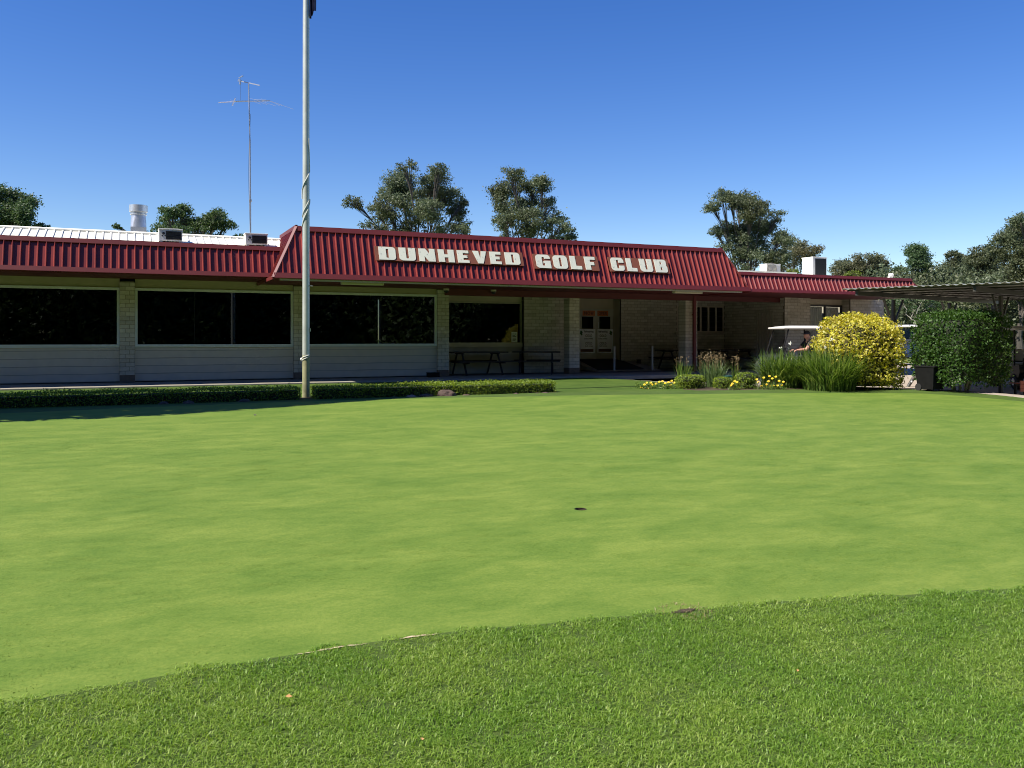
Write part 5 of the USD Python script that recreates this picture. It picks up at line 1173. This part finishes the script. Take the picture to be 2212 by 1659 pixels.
NL += tree('gum_tree', 'gum tree with stepped crown right of centre behind the GOLF board', [(1105, 385, 34, 18), (1112, 398, 40, 24), (1150, 400, 30, 20), (1172, 402, 22, 22), (1080, 410, 26, 20), (1090, 440, 36, 26), (1140, 435, 46, 28), (1185, 440, 26, 18), (1195, 460, 36, 20), (1090, 480, 38, 26), (1150, 480, 44, 30), (1205, 490, 40, 22), (1235, 500, 20, 16), (1140, 515, 80, 20), (1210, 515, 40, 14)], 50, 1145, 'leaf_gum', .20, 560, 102, trunk=.30)
NL += tree('gum_tree', 'tall ragged gum tree standing behind the right hip of the centre roof', [(1555, 425, 22, 18), (1535, 452, 22, 16), (1570, 440, 22, 24), (1600, 425, 22, 14), (1622, 430, 30, 24), (1610, 460, 34, 28), (1640, 450, 18, 18), (1570, 490, 34, 22), (1620, 500, 44, 30), (1545, 500, 20, 12), (1680, 468, 28, 16), (1655, 490, 28, 22), (1590, 530, 44, 28), (1640, 535, 44, 30), (1610, 565, 66, 24), (1680, 520, 30, 20), (1670, 560, 36, 22)], 55, 1610, 'leaf_gum', .21, 470, 103, trunk=.30)
NL += tree('gum_tree', 'smaller thin crowned gum tree right of the tall ragged one', [(1700, 520, 30, 20), (1730, 530, 30, 18), (1750, 545, 24, 16), (1710, 550, 40, 22), (1740, 570, 36, 18), (1690, 575, 30, 16)], 62, 1712, 'leaf_gum_brown', .22, 300, 104, trunk=.22)
NL += tree('gum_tree', 'dark leafy tree at the left edge beyond the white roof', [(-20, 420, 40, 30), (20, 425, 34, 26), (-40, 460, 50, 40), (30, 455, 44, 32), (68, 440, 16, 14), (70, 470, 28, 24), (10, 485, 50, 26), (90, 488, 16, 8), (40, 500, 60, 20), (60, 455, 22, 18)], 46, 5, 'leaf_gum_green', .21, 620, 105, trunk=.36)
NL += tree('gum_tree', 'rounded green tree behind the silver flue and the left air conditioner', [(345, 472, 18, 14), (385, 470, 26, 20), (410, 462, 24, 18), (398, 490, 40, 24), (455, 460, 24, 16), (480, 475, 26, 18), (452, 485, 34, 26), (500, 490, 24, 16), (360, 500, 36, 16), (440, 508, 70, 18), (510, 510, 16, 10), (275, 495, 12, 7), (330, 488, 12, 10)], 48, 425, 'leaf_gum_green', .20, 600, 106, trunk=.30)
def T(lab, blobs, F, b, m, seed, size=.24, dens=420, bark='bark', trunk=.3, name='gum_tree', **k):
    global NL; NL += tree(name, lab, blobs, F, b, m, size, dens, seed, bark, trunk, **k)
T('low domed olive brown tree behind the right wing roof', [(1830, 585, 34, 20), (1860, 570, 44, 22), (1900, 570, 30, 20), (1885, 592, 50, 22), (1915, 595, 20, 26), (1830, 605, 40, 16), (1840, 575, 40, 20), (1880, 580, 46, 24), (1810, 600, 30, 16)], 75, 1870, 'leaf_gum_brown', 111, .28, 330)
T('slender gum tree with airy crown beyond the end of the right wing', [(1965, 545, 20, 18), (1985, 540, 26, 16), (2000, 560, 22, 20), (1960, 565, 16, 14), (1980, 585, 34, 18), (1945, 585, 16, 12), (2010, 590, 20, 14)], 78, 1978, 'leaf_gum_green', 112, .26, 330)
T('grey green gum tree between the slender gum and the big right hand trees', [(2045, 555, 18, 12), (2055, 572, 26, 20), (2035, 585, 24, 18), (2060, 600, 40, 22), (2020, 605, 24, 14)], 82, 2050, 'leaf_gum', 113, .28, 330)
T('rounded gum tree left of the highest tree at the right edge', [(2085, 560, 18, 14), (2090, 575, 26, 20), (2095, 600, 34, 26)], 84, 2092, 'leaf_gum_brown', 114, .28, 330)
T('broad olive gum tree left of the highest tree at the right edge', [(2130, 545, 30, 18), (2115, 565, 30, 24), (2150, 555, 24, 20), (2130, 590, 46, 30), (2160, 600, 34, 26), (2110, 615, 40, 20)], 72, 2135, 'leaf_gum', 115, .27, 380)
T('highest gum tree, rising at the right edge of the view', [(2200, 480, 40, 18), (2190, 505, 34, 20), (2230, 500, 40, 30), (2175, 530, 24, 20), (2215, 540, 46, 30), (2190, 565, 36, 20), (2230, 580, 50, 30), (2185, 600, 40, 24), (2225, 625, 50, 26)], 66, 2205, 'leaf_gum', 116, .26, 420, trunk=.36)
T('pale trunked bare limbed tree behind the carport beam', [(1950, 650, 24, 16), (1990, 640, 26, 14), (1975, 668, 16, 8), (2010, 660, 20, 12)], 56, 1975, 'leaf_gum_green', 117, .20, 240, 'bark_pale', .13)
T('bright lime bush showing over the right wing roof', [(1850, 590, 24, 9), (1842, 597, 14, 10)], 50, 1850, 'leaf_lime', 118, .16, 500, trunk=.12)
T('bright lime bush behind the small white air conditioner', [(1718, 585, 16, 8), (1712, 592, 20, 10)], 50, 1715, 'leaf_lime', 119, .16, 500, trunk=.12)
# the wooded belt beyond the car park, which reads as one mass
r = np.random.default_rng(55); bl = []
P = []
for i in range(300):
    px = r.uniform(1880, 2560); F = r.uniform(66, 100); py = r.uniform(592 if px > 1910 else 622, 735); rad = r.uniform(.9, 2.0)
    c = at(px, py, F); m = int(380 * rad); g = r.normal(size=(m, 3)); g /= np.linalg.norm(g, axis=1, keepdims=True); P.append(c + g * (r.random(m) ** .4)[:, None] * rad * [1.2, 1.2, .9])
for i in range(90):
    px = r.uniform(1500, 1960); F = r.uniform(80, 100); py = r.uniform(640, 735); rad = r.uniform(.9, 2.0)
    c = at(px, py, F); m = int(80 * rad); g = r.normal(size=(m, 3)); g /= np.linalg.norm(g, axis=1, keepdims=True); P.append(c + g * (r.random(m) ** .4)[:, None] * rad * [1.2, 1.2, .9])
bm = leaves(np.vstack(P), .27, None, 0, 1.8, r)
single('woodland_belt', bm, 'leaf_gum', 'dense olive woodland belt beyond the car park', 'woodland', kind='stuff')
# trees that stand behind the camera and darken the window reflections, and one left of the view whose shadow lies on the green
def round_tree(name, lab, base, h, R, seed, n=5200, mat='leaf_dark', size=.34, group=None, cone=False, trunk=.3, z0=.25):
    r = np.random.default_rng(seed); t = thing(name, lab, 'tree', base, group); base = np.array(base, float)
    part(t, 'trunk', tube([base - UP * .2, base + UP * h * .4, base + UP * h * .9], [trunk, trunk * .75, trunk * .15], 9), 'bark')
    u = r.uniform(z0, 1, n); 
    prof = (1 - (u - z0) / (1 - z0)) ** .8 if cone else np.where(u < .5, 1., np.sqrt(np.clip(1 - ((u - .5) / .51) ** 2, 0, 1)))
    a = r.uniform(0, 2 * np.pi, n); rr = prof * R * np.sqrt(r.random(n)) * (1 + .25 * np.sin(a * 3 + u * 9))
    part(t, 'crown', leaves(base + np.c_[rr * np.cos(a), rr * np.sin(a), u * h], size, None, 0, 1.8, r), mat)
    return t
round_tree('conifer', 'tall narrow dark tree standing left of the view beside the hedge', gpt(-7.3, 16.9), 15.5, 2.5, 201, 15000, cone=True, z0=.15, size=.32)
grp = 'trees across the fairway behind the viewer'
proto = round_tree('shade_tree', 'large dark tree across the fairway behind the viewer', gpt(-30, -16), 20, 9.5, 202, 42000, size=.5, group=grp, z0=.0)
for i, (x, y) in enumerate([(-16, -20), (-2, -17), (11, -22), (24, -18), (37, -21), (50, -15), (-44, -8), (62, -24), (-55, 2), (4, -28), (30, -29), (-23, -27)]):
    q = UsdGeom.Xform.Define(stage, numbered('/World/shade_tree')); g = gpt(x, y)
    q.AddTranslateOp().Set(Gf.Vec3d(*map(float, g))); q.AddRotateZOp().Set(float(37 * i)); s = .85 + .07 * (i % 5); q.AddScaleOp().Set(Gf.Vec3f(s, s, s))
    pr = q.GetPrim()
    for nm in ('trunk', 'crown'):
        src = proto.GetChild(nm); k = stage.DefinePrim(pr.GetPath().AppendChild(nm)); k.GetReferences().AddInternalReference(src.GetPath())
    tag(pr, 'large dark tree across the fairway behind the viewer', 'tree', grp)

# ------------------------------------------------------------------ grass blades, litter
def blade_patch(n, R, h, w, seed, lean=.5):
    r = np.random.default_rng(seed)
    a, rr = r.uniform(0, 2 * np.pi, n), R * np.sqrt(r.random(n)); x, y = rr * np.cos(a), rr * np.sin(a)
    L = h * r.uniform(.55, 1.25, n); d = r.uniform(0, 2 * np.pi, n); ln = L * r.uniform(.2, 1.2, n) * lean
    t = d + np.pi / 2 + r.normal(0, .5, n); ww = w * r.uniform(.7, 1.2, n)
    P0 = np.c_[x, y, np.full(n, -.004)]; P1 = P0 + np.c_[np.cos(d) * ln * .35, np.sin(d) * ln * .35, L * .62]; P2 = P0 + np.c_[np.cos(d) * ln, np.sin(d) * ln, L * (1 - .25 * (ln / L))]
    s = np.c_[np.cos(t), np.sin(t), 0 * t] * (ww / 2)[:, None]
    v = np.stack([P0 - s, P0 + s, P1 + s * .8, P1 - s * .8, P2], 1).reshape(-1, 3); k = np.arange(n)[:, None] * 5
    return v, np.vstack([k + [0, 1, 2], k + [0, 2, 3], k + [3, 2, 4]])
def instancer(name, lab, protos, mats, pos, idx, seed, smin=.8, smax=1.2):
    r = np.random.default_rng(seed)
    pi = UsdGeom.PointInstancer.Define(stage, '/World/' + name); tag(pi.GetPrim(), lab, 'grass', None, 'stuff')
    tg = []
    for m, mt in zip(protos, mats):
        q = usdkit.mesh(stage, numbered('/World/%s/blade_tuft' % name), m, MAT[mt]); per_piece(q.GetPrim(), m, mt); tg.append(q.GetPath())
    pi.CreatePrototypesRel().SetTargets(tg)
    n = len(pos); pi.CreatePositionsAttr(Vt.Vec3fArray.FromNumpy(np.asarray(pos, np.float32))); pi.CreateProtoIndicesAttr(Vt.IntArray.FromNumpy(np.asarray(idx, np.int32)))
    th = r.uniform(0, 2 * np.pi, n) / 2
    pi.CreateOrientationsAttr(Vt.QuathArray([Gf.Quath(float(math.cos(q)), 0., 0., float(math.sin(q))) for q in th]))
    s = r.uniform(smin, smax, n); pi.CreateScalesAttr(Vt.Vec3fArray.FromNumpy(np.c_[s, s, s * r.uniform(.8, 1.25, n)].astype(np.float32)))
r = np.random.default_rng(61)
gx, gy = np.meshgrid(np.arange(-3.5, 7.5, .085), np.arange(.8, 7.6, .085)); Q = np.c_[gx.ravel(), gy.ravel()] + r.uniform(-.05, .05, (gx.size, 2))
edge = np.interp(Q[:, 0], Lnear[:, 0], Lnear[:, 1])
F_ = Q @ FV[:2]; U_ = (Q @ RV[:2]) / np.maximum(F_, .1)
rag = (meshkit.noise(np.c_[Q * 7, 0 * Q[:, :1]]) - .5) * .05
keep = (Q[:, 1] < edge - .035 + rag) & (F_ > 2.6) & (np.abs(U_) < .66)
Q = Q[keep]; pos = np.c_[Q, zg(Q[:, 0], Q[:, 1])]
bare = np.hypot((Q[:, 0] - gpx(1478, 1322)[0]) / .12, (Q[:, 1] - gpx(1478, 1322)[1]) / .06) < 1
pos = pos[~bare]
instancer('rough_grass', 'longer green grass in the nearest foreground', [blade_patch(150, .085, .021, .0042, 70 + i, 1.7) for i in range(5)], ['blade_rough'] * 5, pos, r.integers(0, 5, len(pos)), 62)
gx, gy = np.meshgrid(np.arange(-7, 13, .135), np.arange(2., 14.5, .135)); Q = np.c_[gx.ravel(), gy.ravel()] + r.uniform(-.07, .07, (gx.size, 2))
F_ = Q @ FV[:2]; U_ = (Q @ RV[:2]) / np.maximum(F_, .1)
keep = (Q[:, 1] > np.interp(Q[:, 0], Lnear[:, 0], Lnear[:, 1]) + .06) & (np.abs(U_) < .66) & (r.random(len(Q)) < np.clip((13.5 - F_) / 5, 0, 1)) & (np.hypot(Q[:, 0] - HOLE[0], Q[:, 1] - HOLE[1]) > .19)
Q = Q[keep]
instancer('green_stubble', 'close cut grass of the putting green nearest the camera', [blade_patch(220, .115, .0055, .0036, 170 + i, 1.3) for i in range(5)], ['green_turf'] * 5, np.c_[Q, zg(Q[:, 0], Q[:, 1])], r.integers(0, 5, len(Q)), 63)
print('stubble', len(Q))
# sparse dry blades and the worn edge
dp = gpx(1478, 1322)
aa = r.uniform(0, 6.28, 60); rr_ = np.sqrt(r.random(60)); q = Delaunay(np.c_[.09 * rr_ * np.cos(aa), .026 * rr_ * np.sin(aa)])
v = np.c_[q.points + dp[:2], 0 * q.points[:, 0]]; v[:, 2] = zg(v[:, 0], v[:, 1]) + .004 + r.uniform(0, .006, 60)
dv = thing('divot', 'bare scuffed patch of soil on the near edge of the putting green', 'divot', dp)
part(dv, 'soil', (v, q.simplices), 'soil')
part(dv, 'dead_stalks', blade_patch(160, .16, .024, .0045, 75, 1.6), 'blade_dry', local=True)
def litter(px, py, s, lab, mat='dead_leaf'):
    p = gpx(px, py); rr = np.random.default_rng(int(px)); v, f = leaves(np.array([p + UP * (.045 if py > 1300 else .012)]), s, np.array([[0, -.3, 1.]]), .8, 1.3, rr, .5)
    single('fallen_leaf', (v, f), mat, lab, 'leaf')
litter(624, 1529, .032, 'small orange fallen leaf in the grass at lower left')
litter(1723, 1471, .020, 'tiny orange fallen leaf in the grass at lower right')
litter(551, 898, .07, 'dark curled leaf lying on the far left of the putting green', 'bark')
litter(912, 1622, .022, 'brown fallen leaf in the grass near the bottom of the picture')
# sandy gaps along the near edge of the green
for a, b, lab in ((640, 790, 'thin sandy worn strip along the near edge of the green, left piece'), (860, 945, 'thin sandy worn strip along the near edge of the green, right piece')):
    xs = np.linspace(a, b, 40); pts = []
    ln = np.array([gpx(x, np.interp(x, [q_[0] for q_ in near], [q_[1] for q_ in near])) for x in xs]); w = (.012 + .028 * meshkit.noise(np.c_[xs * .09, 0 * xs, 0 * xs])) * np.sin(np.linspace(.15, np.pi - .15, 40))
    yv = np.interp(ln[:, 0], Lnear[:, 0], Lnear[:, 1]); v0 = np.c_[ln[:, 0], yv - .02, 0 * xs]; v1 = np.c_[ln[:, 0], yv - .02 + w * .55, 0 * xs]
    v = np.vstack([v0, v1]); v[:, 2] = zg(v[:, 0], v[:, 1]) + .005; k = np.arange(39)
    single('worn_edge', (v, np.c_[k, k + 1, k + 41, k + 40]), 'sand', lab, kind='structure')
print('leaves', NL, 'grass', len(pos), 'hole', HOLE)
